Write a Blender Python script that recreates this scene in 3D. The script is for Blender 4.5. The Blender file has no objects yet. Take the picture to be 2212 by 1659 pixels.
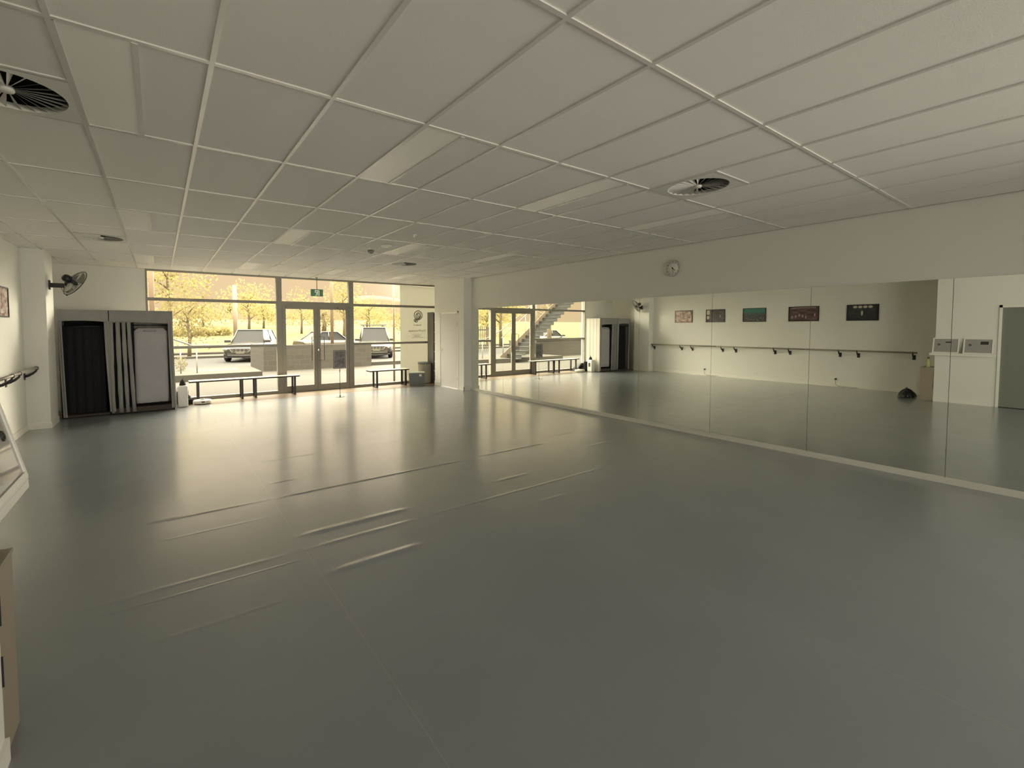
import bpy, bmesh, math, random
from mathutils import Vector, Matrix
random.seed(7)
sc = bpy.context.scene
col = sc.collection
PI = math.pi
H = 2.95; XL = -2.07; XR = 6.6; YW = 9.4; YB = -9.0

# ---------------------------------------------------------------- materials
def lin(c):
    return tuple(((v/255)/12.92 if v/255 <= .04045 else ((v/255+.055)/1.055)**2.4) for v in c)
MATS = {}
def mat(name, color, rough=.6, metal=0, spec=.5, var=0, vscale=8, bump=0, bscale=60, emit=None, es=1, coat=0, stretch=None):
    if name in MATS: return MATS[name]
    m = bpy.data.materials.new(name); m.use_nodes = True
    nt = m.node_tree; b = nt.nodes['Principled BSDF']
    c = tuple(color)+(1,) if len(color) == 3 else color
    b.inputs['Base Color'].default_value = c
    b.inputs['Roughness'].default_value = rough
    b.inputs['Metallic'].default_value = metal
    b.inputs['Specular IOR Level'].default_value = spec
    b.inputs['Coat Weight'].default_value = coat
    if var or bump:
        tc = nt.nodes.new('ShaderNodeTexCoord')
        src = tc.outputs['Object']
        if stretch:
            mp = nt.nodes.new('ShaderNodeMapping'); mp.inputs['Scale'].default_value = stretch
            nt.links.new(src, mp.inputs[0]); src = mp.outputs[0]
    if var:
        n = nt.nodes.new('ShaderNodeTexNoise'); n.inputs['Scale'].default_value = vscale; n.inputs['Detail'].default_value = 5
        r = nt.nodes.new('ShaderNodeMapRange'); r.inputs[3].default_value = 1-var; r.inputs[4].default_value = 1+var
        mx = nt.nodes.new('ShaderNodeVectorMath'); mx.operation = 'SCALE'; mx.inputs[0].default_value = c[:3]
        nt.links.new(src, n.inputs['Vector']); nt.links.new(n.outputs[0], r.inputs[0])
        nt.links.new(r.outputs[0], mx.inputs['Scale']); nt.links.new(mx.outputs[0], b.inputs['Base Color'])
    if bump:
        n = nt.nodes.new('ShaderNodeTexNoise'); n.inputs['Scale'].default_value = bscale; n.inputs['Detail'].default_value = 4
        bp = nt.nodes.new('ShaderNodeBump'); bp.inputs['Strength'].default_value = bump; bp.inputs['Distance'].default_value = .01
        nt.links.new(src, n.inputs['Vector']); nt.links.new(n.outputs[0], bp.inputs['Height']); nt.links.new(bp.outputs[0], b.inputs['Normal'])
    if emit:
        b.inputs['Emission Color'].default_value = tuple(emit)+(1,); b.inputs['Emission Strength'].default_value = es
    MATS[name] = m
    return m

def glass_mat(name, tint=(1,1,1), refl=1.0):
    m = bpy.data.materials.new(name); m.use_nodes = True
    nt = m.node_tree; nt.nodes.clear()
    out = nt.nodes.new('ShaderNodeOutputMaterial'); t = nt.nodes.new('ShaderNodeBsdfTransparent'); g = nt.nodes.new('ShaderNodeBsdfGlossy')
    t.inputs[0].default_value = tuple(tint)+(1,); g.inputs['Roughness'].default_value = .01
    f = nt.nodes.new('ShaderNodeFresnel'); f.inputs[0].default_value = 1.35
    mu = nt.nodes.new('ShaderNodeMath'); mu.operation = 'MULTIPLY'; mu.inputs[1].default_value = refl
    mx = nt.nodes.new('ShaderNodeMixShader')
    nt.links.new(f.outputs[0], mu.inputs[0]); nt.links.new(mu.outputs[0], mx.inputs[0])
    nt.links.new(t.outputs[0], mx.inputs[1]); nt.links.new(g.outputs[0], mx.inputs[2]); nt.links.new(mx.outputs[0], out.inputs[0])
    return m

def leafmat(name, c, tr=.45):
    m = bpy.data.materials.new(name); m.use_nodes = True; nt = m.node_tree; N = nt.nodes; L = nt.links
    N.clear(); o = N.new('ShaderNodeOutputMaterial'); d = N.new('ShaderNodeBsdfDiffuse'); t_ = N.new('ShaderNodeBsdfTranslucent'); mx = N.new('ShaderNodeMixShader'); mx.inputs[0].default_value = tr
    d.inputs[0].default_value = c+(1,); t_.inputs[0].default_value = tuple(min(1,v*1.1) for v in c)+(1,)
    L.new(d.outputs[0], mx.inputs[1]); L.new(t_.outputs[0], mx.inputs[2]); L.new(mx.outputs[0], o.inputs[0]); return m
M = {}
M['wall'] = mat('wall_paint', (.80,.80,.74), .7, var=.02, vscale=3, bump=.05, bscale=90)
M['tile'] = mat('ceiling_tile', (.86,.845,.80), .9, var=.02, vscale=5, bump=.12, bscale=140)
M['tbar'] = mat('ceiling_bar', (.74,.72,.67), .24, spec=.7)
M['skirt'] = mat('skirting_paint', (.84,.83,.76), .45)
M['alu'] = mat('brushed_aluminium', (.27,.255,.22), .5, metal=.25)
M['alu_dark'] = mat('dark_aluminium', (.09,.09,.08), .6)  # darker metal of pull handles, handrail and grate bars
M['glass'] = glass_mat('window_glass', (.98,.985,.97), .03)
M['mirror'] = mat('mirror_silver', (.88,.90,.84), .0, metal=1)
M['mirror_edge'] = mat('mirror_edge', (.25,.28,.24), .3)
M['timber'] = mat('brown_timber_strip', (.20,.15,.10), .35, var=.2, vscale=6, stretch=(1,8,8))
M['black'] = mat('black_plastic', (.012,.012,.014), .4)
M['blackmetal'] = mat('black_metal', (.02,.018,.016), .4, metal=.3)
M['white'] = mat('white_plastic', (.78,.77,.72), .35)
M['chrome'] = mat('chrome', (.75,.74,.70), .15, metal=1)
M['door'] = mat('door_paint', (.74,.72,.70), .5, var=.01)
M['fabric'] = mat('grey_fabric', (.31,.305,.295), .95, var=.08, vscale=30, bump=.3, bscale=400)
M['fabric_light'] = mat('pale_fabric', (.52,.50,.45), .95, var=.06, vscale=20, bump=.2, bscale=300)
M['fabric_dark'] = mat('black_fabric', (.012,.013,.016), .95, var=.3, vscale=12)
M['bagcloth'] = mat('garment_bag_cloth', (.42,.41,.43), .8, var=.08, vscale=10, bump=.2, bscale=30)
M['brownbox'] = mat('brown_base', (.055,.042,.036), .7)
M['concrete'] = mat('pale_concrete', (.125,.112,.085), .9, var=.10, vscale=1.5, bump=.2, bscale=20)
M['asphalt'] = mat('road_surface', (.072,.076,.073), .9, var=.06, vscale=1)
M['kerb'] = mat('kerb_concrete', (.13,.118,.09), .9, var=.1, vscale=2)
M['grey_box'] = mat('grey_storage_plastic', (.15,.165,.165), .55, var=.05)
M['taupe'] = mat('taupe_laminate', (.30,.27,.22), .5, var=.03)
M['cabinet'] = mat('cabinet_laminate', (.33,.28,.21), .5, var=.02)
M['benchtop'] = mat('bench_top_laminate', (.62,.56,.42), .3)
M['benchedge'] = mat('bench_edge', (.03,.022,.02), .5)

# ---------------------------------------------------------------- mesh helper
class MB:
    def __init__(s): s.bm = bmesh.new(); s.mi = 0
    def mat(s, i): s.mi = i; return s
    def _f(s, vs, smooth=False):
        try: f = s.bm.faces.new(vs)
        except ValueError: return None
        f.material_index = s.mi; f.smooth = smooth; return f
    def quad(s, a, b, c, d, smooth=False):
        return s._f([s.bm.verts.new(p) for p in (a,b,c,d)], smooth)
    def poly(s, pts): return s._f([s.bm.verts.new(p) for p in pts])
    def box(s, x0, x1, y0, y1, z0, z1, m=None):
        P = [Vector(q) for q in ((x0,y0,z0),(x1,y0,z0),(x1,y1,z0),(x0,y1,z0),(x0,y0,z1),(x1,y0,z1),(x1,y1,z1),(x0,y1,z1))]
        if m is not None: P = [m @ q for q in P]
        v = [s.bm.verts.new(q) for q in P]
        for f in ((0,3,2,1),(4,5,6,7),(0,1,5,4),(1,2,6,5),(2,3,7,6),(3,0,4,7)): s._f([v[i] for i in f])
        return s
    def bbox(s, x0, x1, y0, y1, z0, z1, r=.005, m=None):      # box with chamfered vertical + top edges
        t = bmesh.new(); P = ((x0,y0,z0),(x1,y0,z0),(x1,y1,z0),(x0,y1,z0),(x0,y0,z1),(x1,y0,z1),(x1,y1,z1),(x0,y1,z1))
        v = [t.verts.new(q) for q in P]
        for f in ((0,3,2,1),(4,5,6,7),(0,1,5,4),(1,2,6,5),(2,3,7,6),(3,0,4,7)): t.faces.new([v[i] for i in f])
        bmesh.ops.bevel(t, geom=t.edges[:], offset=r, segments=2, affect='EDGES', profile=.5)
        mp = {}
        for q in t.verts: mp[q] = s.bm.verts.new(m @ q.co if m is not None else q.co)
        for f in t.faces: s._f([mp[q] for q in f.verts])
        t.free(); return s
    def tube(s, pts, r, n=8, closed=False, cap=True):
        pts = [Vector(p) for p in pts]; N = len(pts); rings = []
        rr = r if isinstance(r, (list, tuple)) else [r]*N
        prev = None
        for i, p in enumerate(pts):
            if closed: d = pts[(i+1) % N]-pts[i-1]
            else: d = pts[min(i+1, N-1)]-pts[max(i-1, 0)]
            d.normalize()
            if prev is None:
                a = d.orthogonal().normalized()
            else:
                a = prev - d*prev.dot(d)
                a = a.normalized() if a.length > 1e-6 else d.orthogonal().normalized()
            prev = a; b = d.cross(a)
            rings.append([s.bm.verts.new(p+(a*math.cos(2*PI*k/n)+b*math.sin(2*PI*k/n))*rr[i]) for k in range(n)])
        M_ = N if closed else N-1
        for i in range(M_):
            A, B = rings[i], rings[(i+1) % N]
            for k in range(n): s._f([A[k], A[(k+1) % n], B[(k+1) % n], B[k]], n > 4)
        if cap and not closed:
            s._f(rings[0][::-1]); s._f(rings[-1])
        return s
    def lathe(s, prof, n=24, m=None, smooth=True, cap=True):
        rings = []
        for r, z in prof:
            ring = []
            for k in range(n):
                q = Vector((r*math.cos(2*PI*k/n), r*math.sin(2*PI*k/n), z))
                ring.append(s.bm.verts.new(m @ q if m is not None else q))
            rings.append(ring)
        for A, B in zip(rings, rings[1:]):
            for k in range(n): s._f([A[k], A[(k+1) % n], B[(k+1) % n], B[k]], smooth)
        if cap and prof[0][0] > 1e-4: s._f(rings[0][::-1])
        if cap and prof[-1][0] > 1e-4: s._f(rings[-1])
        return s
    def prism(s, pts, vec, m=None):
        vec = Vector(vec); A = [Vector(p) for p in pts]; B = [p+vec for p in A]
        if m is not None: A = [m @ p for p in A]; B = [m @ p for p in B]
        a = [s.bm.verts.new(p) for p in A]; b = [s.bm.verts.new(p) for p in B]
        s._f(a[::-1]); s._f(b); n = len(a)
        for i in range(n): s._f([a[i], a[(i+1) % n], b[(i+1) % n], b[i]])
        return s
    def grid(s, fn, nu, nv, smooth=True):
        V = [[s.bm.verts.new(fn(i/nu, j/nv)) for j in range(nv+1)] for i in range(nu+1)]
        for i in range(nu):
            for j in range(nv): s._f([V[i][j], V[i+1][j], V[i+1][j+1], V[i][j+1]], smooth)
        return s
    def build(s, name, mats, parent=None, loc=None, norm=True, label=None):
        if norm: bmesh.ops.recalc_face_normals(s.bm, faces=s.bm.faces[:])
        me = bpy.data.meshes.new(name); s.bm.to_mesh(me); s.bm.free()
        if not isinstance(mats, (list, tuple)): mats = [mats]
        for m in mats: me.materials.append(M[m] if isinstance(m, str) else m)
        o = bpy.data.objects.new(name, me); col.objects.link(o)
        if parent is not None: o.parent = parent
        if loc is not None: o.location = loc
        if label: o['label'] = label
        return o

def tag(o, label=None, cat=None, group=None, kind=None):
    if label: o['label'] = label
    if cat: o['category'] = cat
    if group: o['group'] = group
    if kind: o['kind'] = kind
    return o
def struct(o): o['kind'] = 'structure'; return o
def thing(name, label, cat, loc=(0,0,0), rz=0, group=None):
    o = bpy.data.objects.new(name, None); col.objects.link(o); o.location = loc; o.rotation_euler = (0,0,rz)
    o.empty_display_size = .1
    return tag(o, label, cat, group)
def copy_tree(o, parent=None):
    c = o.copy(); col.objects.link(c); c.parent = parent
    for ch in [x for x in bpy.data.objects if x.parent == o]: copy_tree(ch, c)
    return c
def dup(o, loc, label, rz=None, group=None):
    c = copy_tree(o); c.location = loc; c['label'] = label
    if rz is not None: c.rotation_euler = (0,0,rz)
    if group: c['group'] = group
    return c

# ================================================================ FLOOR
def floor_material():
    m = bpy.data.materials.new('grey_dance_vinyl'); m.use_nodes = True
    nt = m.node_tree; N = nt.nodes; L = nt.links; b = N['Principled BSDF']
    tc = N.new('ShaderNodeTexCoord')
    sep = N.new('ShaderNodeSeparateXYZ'); L.new(tc.outputs['Object'], sep.inputs[0])
    n1 = N.new('ShaderNodeTexNoise'); n1.inputs['Scale'].default_value = 1.1; n1.inputs['Detail'].default_value = 6
    L.new(tc.outputs['Object'], n1.inputs['Vector'])
    rp = N.new('ShaderNodeValToRGB'); rp.color_ramp.elements[0].position = .3; rp.color_ramp.elements[1].position = .7
    rp.color_ramp.elements[0].color = (.196,.218,.242,1); rp.color_ramp.elements[1].color = (.222,.242,.262,1)
    L.new(n1.outputs[0], rp.inputs[0])
    # welded seams between the rolls
    last = rp.outputs[0]
    for xs in (.61, 2.61, 4.7):
        s = N.new('ShaderNodeMath'); s.operation = 'SUBTRACT'; s.inputs[1].default_value = xs; L.new(sep.outputs[0], s.inputs[0])
        a = N.new('ShaderNodeMath'); a.operation = 'ABSOLUTE'; L.new(s.outputs[0], a.inputs[0])
        c = N.new('ShaderNodeMath'); c.operation = 'LESS_THAN'; c.inputs[1].default_value = .0025; L.new(a.outputs[0], c.inputs[0])
        mx = N.new('ShaderNodeMix'); mx.data_type = 'RGBA'; mx.inputs[7].default_value = (.27,.275,.26,1)
        L.new(c.outputs[0], mx.inputs[0]); L.new(last, mx.inputs[6]); last = mx.outputs[2]
    # scuffs
    mp = N.new('ShaderNodeMapping'); mp.inputs['Rotation'].default_value = (0,0,.6); mp.inputs['Scale'].default_value = (14,2.2,1)
    L.new(tc.outputs['Object'], mp.inputs[0])
    n2 = N.new('ShaderNodeTexNoise'); n2.inputs['Scale'].default_value = 2.2; n2.inputs['Detail'].default_value = 8; n2.inputs['Roughness'].default_value = .7
    L.new(mp.outputs[0], n2.inputs['Vector'])
    r2 = N.new('ShaderNodeMapRange'); r2.inputs[1].default_value = .66; r2.inputs[2].default_value = .78; L.new(n2.outputs[0], r2.inputs[0])
    mx = N.new('ShaderNodeMix'); mx.data_type = 'RGBA'; mx.inputs[7].default_value = (.29,.30,.29,1)
    ml = N.new('ShaderNodeMath'); ml.operation = 'MULTIPLY'; ml.inputs[1].default_value = .5; L.new(r2.outputs[0], ml.inputs[0])
    L.new(ml.outputs[0], mx.inputs[0]); L.new(last, mx.inputs[6]); last = mx.outputs[2]
    L.new(last, b.inputs['Base Color'])
    n3 = N.new('ShaderNodeTexNoise'); n3.inputs['Scale'].default_value = 3; n3.inputs['Detail'].default_value = 7; L.new(tc.outputs['Object'], n3.inputs['Vector'])
    r3 = N.new('ShaderNodeMapRange'); r3.inputs[3].default_value = .34; r3.inputs[4].default_value = .48; L.new(n3.outputs[0], r3.inputs[0])
    L.new(r3.outputs[0], b.inputs['Roughness'])
    n4 = N.new('ShaderNodeTexNoise'); n4.inputs['Scale'].default_value = 55; n4.inputs['Detail'].default_value = 3; L.new(tc.outputs['Object'], n4.inputs['Vector'])
    bp = N.new('ShaderNodeBump'); bp.inputs['Strength'].default_value = .16; bp.inputs['Distance'].default_value = .004
    L.new(n4.outputs[0], bp.inputs['Height']); L.new(bp.outputs[0], b.inputs['Normal'])
    b.inputs['Specular IOR Level'].default_value = .9
    b.inputs['Coat Weight'].default_value = 1; b.inputs['Coat IOR'].default_value = 1.65; b.inputs['Coat Roughness'].default_value = .20
    return m
M['floor'] = floor_material()
RIDGES = [  # y, x0, x1, height, sigma, end fade
 (-.385,-1.3,.58,.0016,.016,.5),(-.385,.58,1.5,.0034,.018,.35),(-.385,1.4,3.6,.0018,.018,.7),
 (.258,-.6,.56,.0014,.012,.3),(.405,.64,1.42,.0092,.026,.16),(.690,-.7,.59,.0022,.006,.2),(.505,2.68,3.06,.004,.018,.12),
 (.826,-1.0,.60,.0026,.015,.4),(.826,.60,1.6,.0050,.018,.3),(.84,1.5,4.2,.0028,.013,.6),
 (1.07,.63,1.60,.0095,.024,.14),(1.185,2.7,3.2,.0052,.017,.12),(1.59,4.6,5.2,.003,.014,.15),
 (2.03,-.6,.64,.0042,.015,.5),(2.03,.64,2.9,.0066,.016,.3),(2.05,3.1,4.3,.0040,.013,.2),(1.60,-.4,.55,.0010,.01,.3),
 (2.50,.66,.98,.004,.014,.12),(2.29,4.6,5.2,.0028,.012,.15),(3.37,-.5,.62,.0010,.012,.4),(3.37,.62,1.6,.0048,.014,.2),(3.37,1.6,4.4,.0014,.012,.5),
 (4.59,-.6,5.0,.0011,.010,.5),(5.8,-.2,5.2,.0010,.010,.5),(7.0,0,5.4,.0010,.010,.5),(2.86,.75,1.1,.002,.014,.12),
]
def floor_h(x, y):
    h = 0
    for (yr, x0, x1, a, s, f) in RIDGES:
        d = abs(y-yr)
        if d < 4*s and x0-f*.0 <= x <= x1:
            e = min((x-x0)/f, (x1-x)/f, 1)
            e = e*e*(3-2*e)
            h += (.62 if yr > 2.6 else .85)*a*e*math.exp(-d*d/(2*s*s))
    return h
ys = {YB, 8.57}
y = YB
while y < 8.57: ys.add(round(y,4)); y += .25
for (yr, x0, x1, a, s, f) in RIDGES:
    k = -3.5
    while k <= 3.5: ys.add(round(yr+k*s,4)); k += .5
ys = sorted(ys); yy = [ys[0]]
for v in ys[1:]:
    if v-yy[-1] > .0015: yy.append(v)
xs = [XL+ (XR-XL)*i/120 for i in range(121)]
b = MB()
V = [[b.bm.verts.new((x, y, floor_h(x, y))) for x in xs] for y in yy]
for j in range(len(yy)-1):
    for i in range(120): b._f([V[j][i], V[j][i+1], V[j+1][i+1], V[j+1][i]], True)
struct(b.build('floor', 'floor', norm=False))
b = MB(); b.box(XL, 7.3, 8.572, 9.36, -.03, .001)
struct(b.build('floor', 'timber'))
b = MB(); b.box(XL-.2, 7.5, YB-.2, 9.42, -.35, -.04)
struct(b.build('floor', 'kerb'))

# ================================================================ CEILING
lights = [(i, j) for j in (0,3,6) for i in (-1,2,5,8)]
diffs = [(-2, 0, 1), (6, -1, 1), (-2, 4, 1), (6, 4, 1)]     # cell i, j, half
b = MB()
i0, i1 = -4, 12
for i in range(i0, i1+1):
    for j in range(-8, 8):
        for hx in (0,1):
            for hy in (0,1):
                if (i, j) in lights and hx == 0: continue
                if (i, j, hy) in diffs: continue
                x0, x1 = i*.6+hx*.3, i*.6+hx*.3+.3; y0, y1 = j*1.2+hy*.6, j*1.2+hy*.6+.6
                x0 = max(x0, XL); x1 = min(x1, 7.3); y0 = max(y0, YB); y1 = min(y1, YW)
                if x1 <= x0 or y1 <= y0: continue
                b.quad((x0,y0,H+.006),(x0,y1,H+.006),(x1,y1,H+.006),(x1,y0,H+.006))
b.mat(1)
w = .012
for i in range(i0, i1+2):
    x = i*.6
    if XL < x < 7.3: b.box(x-w, x+w, YB, YW, H-.001, H+.012)
for j in range(-7, 8):
    yv = j*1.2; b.box(XL, 7.3, yv-w, yv+w, H-.0008, H+.012)
for (i, j, hy) in diffs:      # cross bar beside each air diffuser
    yv = j*1.2+.6
    b.box(i*.6, i*.6+.6, yv-w, yv+w, H-.0008, H+.012)
b.box(XL, XL+.02, YB, YW, H-.001, H+.012); b.box(XR-.02, XR, YB, 7.15, H-.001, H+.012)
b.box(XL, 7.3, YW-.02, YW, H-.001, H+.012)
struct(b.build('ceiling', ['tile', 'tbar'], norm=False))
b = MB(); b.box(XL-.2, 7.5, YB-.2, YW+.2, H+.32, H+.5)  # unseen slab above the tiles, added to stop light leaking in
struct(b.build('ceiling', 'kerb'))

# ================================================================ WALLS
def wall(name, *boxes, m='wall'):
    b = MB()
    for q in boxes: b.box(*q)
    return struct(b.build(name, m))
T = .15
wall('wall_left', (XL-T, XL, YB, YW+T, -.03, H+.32))
wall('wall_left', (XL, -1.78, 7.45, 8.1, -.002, H+.006))             # far pier
wall('wall_left', (XL, -1.78, -.21, .25, -.002, H+.006))             # near pier
wall('wall_left', (XL, -.78, -1.13, -.21, -.002, H+.006), (XL, -.78, -2.10, -1.13, 2.08, H+.006), (XL, -.78, -8.99, -2.10, -.002, H+.006))
wall('wall_right', (XR, XR+T, YB, 7.15, -.03, H+.32))
wall('wall_front', (XL-T, 7.3+T, YB-T, YB, -.03, H+.32))
wall('wall_back', (XL, -.47, YW, YW+T, -.03, H+.32), (-.47, 7.3+T, YW, YW+T, H+.001, H+.32))
wall('wall_right', (7.3, 7.3+T, 8.65, YW+T, -.03, H+.32))
# closet with a door in its left face
wall('wall_closet', (6.35, 6.42, 7.15, 7.42, -.002, H+.006), (6.35, 6.42, 8.36, 8.65, -.002, H+.006), (6.35, 6.42, 7.42, 8.36, 2.09, H+.006),
     (6.42, 7.3+T, 7.15, 7.22, -.002, H+.006), (6.42, 7.3, 8.58, 8.65, -.002, H+.006), (6.75, 7.3+T, 7.1, 7.15, 0, H))
# skirtings
def base(name, *boxes):
    b = MB()
    for q in boxes: b.box(*q)
    return struct(b.build(name, 'skirt'))
base('baseboard_left', (XL, XL+.014, .25, 7.45, 0, .10), (XL, -1.766, 7.436, 7.45, 0, .10), (-1.78, -1.766, 7.45, 8.1, 0, .10),
     (XL, -1.766, .25, .264, 0, .10), (-1.78, -1.766, -.21, .25, 0, .10), (-.78, -.766, -1.06, -.21, 0, .09))
base('baseboard_closet', (6.336, 6.35, 7.136, 7.38, 0, .10), (6.336, 6.35, 8.40, 8.65, 0, .10), (6.336, 6.6, 7.136, 7.15, 0, .10))
base('trim_1', (6.565, 6.60, YB, 7.135, 0, .062))       # white rail under the mirrors
base('trim_2', (6.588, 6.60, YB, 7.15, 2.155, 2.163))

# closet door
b = MB(); b.box(6.36, 6.40, 7.46, 8.33, .012, 2.055)
d2 = struct(b.build('door_2', 'door'))
b = MB(); b.box(6.342, 6.35, 7.405, 7.45, 0, 2.10); b.box(6.342, 6.35, 8.34, 8.385, 0, 2.10); b.box(6.342, 6.35, 7.405, 8.385, 2.06, 2.10)
b.box(6.35, 6.42, 7.42, 7.45, 0, 2.09); b.box(6.35, 6.42, 8.34, 8.36, 0, 2.09); b.box(6.35, 6.42, 7.42, 8.36, 2.06, 2.09)
b.build('door_frame', 'skirt', d2)
for z in (.27, 1.78):
    b = MB(); b.box(6.345, 6.36, 7.445, 7.465, z-.05, z+.05); b.tube([(6.35,7.455,z-.055),(6.35,7.455,z+.055)], .008); b.build('hinge', 'alu', d2)
b = MB(); m_ = Matrix.Translation((6.36, 8.27, 1.04)) @ Matrix.Rotation(-PI/2, 4, 'Y')
b.lathe([(0,0),(.028,0),(.028,.008),(.012,.012),(.012,.05),(0,.05)], 20, m_); b.tube([(6.315,8.27,1.04),(6.31,8.24,1.04),(6.31,8.16,1.04)], .01)
b.build('door_handle', 'chrome', d2)
# rear-room door seen in the mirrors
b = MB(); b.box(-.84, -.80, -2.06, -1.17, .01, 2.04)
d3 = struct(b.build('door_3', mat('grey_green_door', (.21,.22,.19), .5)))
b = MB(); b.box(-.80, -.765, -1.17, -1.13, 0, 2.09); b.box(-.80, -.765, -2.11, -2.06, 0, 2.09); b.box(-.80, -.765, -2.11, -1.13, 2.04, 2.09)
b.build('door_frame', 'skirt', d3)
b = MB(); b.tube([(-.80,-1.99,1.0),(-.74,-1.99,1.0),(-.74,-1.87,1.0)], .01); b.build('door_handle', 'chrome', d3)

# ================================================================ WINDOW WALL
def hv(b, x0, x1, z0, z1, d=.05, y=YW): b.box(x0, x1, y-.01, y+d*2, z0, z1)
def window(name, x0, x1, zs, left, right, extra=()):
    b = MB()
    hv(b, x0, x0+left, 0, H); hv(b, x1-right, x1, 0, H)
    hv(b, x0+left, x1-right, 0, .075); hv(b, x0+left, x1-right, H-.035, H)
    for z in zs: hv(b, x0+left, x1-right, z-.032, z+.032)
    for (xa, xb, za, zb) in extra: hv(b, xa, xb, za, zb)
    o = struct(b.build(name, 'alu'))
    zz = [.075]+[z for z in zs]+[H-.035]
    for k in range(len(zz)-1):
        g = MB(); g.box(x0+left, x1-right, YW+.040, YW+.046, zz[k]+(.032 if k else 0), zz[k+1]-(.032 if k < len(zz)-2 else 0))
        g.build('glass_pane', 'glass', o)
    return o
w1 = window('window_1', -.47, 2.25, (1.225, 2.30), .035, .05)
w2 = window('window_2', 4.15, 7.30, (1.215, 2.29), .05, .04)
# over-door light + double glass doors
b = MB(); hv(b, 2.25, 2.33, 0, H); hv(b, 4.07, 4.15, 0, H); hv(b, 2.33, 4.07, 2.235, 2.335); hv(b, 2.33, 4.07, H-.035, H); hv(b, 2.33, 4.07, 0, .015)
d1 = struct(b.build('door_1', 'alu'))
g = MB(); g.box(2.33, 4.07, YW+.040, YW+.046, 2.335, H-.035); g.build('glass_pane', 'glass', d1)
def leaf(xa, xb, hinge):
    b = MB(); y0, y1 = YW-.004, YW+.040
    s = .085
    b.box(xa, xa+s, y0, y1, .018, 2.23); b.box(xb-s, xb, y0, y1, .018, 2.23)
    b.box(xa+s, xb-s, y0, y1, .018, .17); b.box(xa+s, xb-s, y0, y1, 2.145, 2.23)
    o = b.build('door_leaf', 'alu', d1)
    g = MB(); g.box(xa+s, xb-s, y0+.018, y0+.024, .17, 2.145); g.build('glass_pane', 'glass', o)
    return o
l1 = leaf(2.335, 3.197, 0); l2 = leaf(3.203, 4.065, 1)
for lf, xm, sgn in ((l1, 3.15, -1), (l2, 3.25, 1)):
    b = MB(); x = xm+sgn*.11
    b.tube([(xm, YW-.004, 1.43),(xm+sgn*.01, YW-.07, 1.43),(x, YW-.075, 1.43),(x, YW-.075, .81),(xm+sgn*.01, YW-.07, .81),(xm, YW-.004, .81)], .009, 8)
    b.build('pull_handle', 'alu_dark', lf)
b = MB(); b.bbox(3.215, 3.235, YW-.012, YW-.004, 1.06, 1.10, .002); b.build('lock_cylinder', 'chrome', l2)
# closer boxes
for lf, xa in ((l1, 2.42), (l2, 3.75)):
    b = MB(); b.bbox(xa, xa+.24, YW-.05, YW-.004, 2.16, 2.215, .006); b.build('door_closer', 'alu', lf)

# frosted film sign fixed behind the right-hand glass (writing reads reversed from indoors)
film = MB()
film.box(5.67, 7.25, YW+.10, YW+.104, .08, 1.18); film.box(5.67, 7.25, YW+.10, YW+.104, 1.25, 2.255); film.box(5.67, 7.25, YW+.10, YW+.104, 2.325, 2.91)
M['film'] = leafmat('pale_green_film', (.94,.90,.80), .6)
M['filmink'] = leafmat('film_print', (.54,.50,.43), .6)
fo = thing('window_sign', 'pale green window film with a ring emblem and reversed lettering behind the right-hand glass', 'sign')
film.build('film_panel', 'film', fo)
def text_obj(name, body, size, loc, rot, material, parent, mirror=False, ext=.001, width=None):
    cu = bpy.data.curves.new(name, 'FONT'); cu.body = body; cu.size = size; cu.align_x = 'CENTER'; cu.align_y = 'CENTER'; cu.extrude = ext
    o = bpy.data.objects.new(name, cu); col.objects.link(o)
    dg = bpy.context.evaluated_depsgraph_get(); dg.update()
    me = bpy.data.meshes.new_from_object(o.evaluated_get(dg)); bpy.data.objects.remove(o)
    if width:
        xsv = [v.co.x for v in me.vertices]; wd = max(xsv)-min(xsv)
        for v in me.vertices: v.co.x *= width/wd
    if mirror:
        for v in me.vertices: v.co.x *= -1
        me.flip_normals()
    me.materials.clear(); me.materials.append(M[material])
    o = bpy.data.objects.new(name, me); col.objects.link(o); o.parent = parent; o.location = loc; o.rotation_euler = rot
    return o
R90 = (PI/2, 0, 0)
b = MB(); yq = YW+.096
def ring(cx, cz, r, t):
    b.tube([(cx+r*math.cos(a*PI/12), yq, cz+r*math.sin(a*PI/12)) for a in range(24)], t, 5, closed=True)
ring(6.27, 2.035, .135, .012); ring(6.16, 1.88, .035, .011); ring(6.21, 1.86, .038, .011)
random.seed(3)
for k in range(16):
    a0 = random.uniform(0, 6.28); rr = random.uniform(.02, .11)
    b.tube([(6.27+rr*math.cos(a0+t*.5), yq, 2.035+(rr+.02*math.sin(t*2))*math.sin(a0+t*.5)) for t in range(4)], .009, 5)
b.build('emblem', 'filmink', fo)
text_obj('lettering', 'Studio', .085, (6.27, yq, 1.74), R90, 'filmink', fo, True, width=.22)
text_obj('lettering', '1', .085, (6.125, yq, 1.74), R90, 'filmink', fo, True)
text_obj('lettering', 'Fun', .10, (6.44, yq, 1.565), R90, 'filmink', fo, True, width=.15)
text_obj('lettering', 'Practises', .10, (6.14, yq, 1.565), R90, 'filmink', fo, True, width=.40)
b = MB(); b.box(5.96, 6.5, yq-.001, yq+.001, 1.497, 1.502)
for (xa, xb, z) in ((6.05, 6.40, 1.44), (6.12, 6.34, 1.40), (6.05, 6.42, 1.36)): b.box(xa, xb, yq-.001, yq+.001, z-.005, z+.005)
b.box(6.42, 6.435, yq-.001, yq+.001, 1.355, 1.37)
b.build('small_print', 'filmink', fo)
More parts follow.
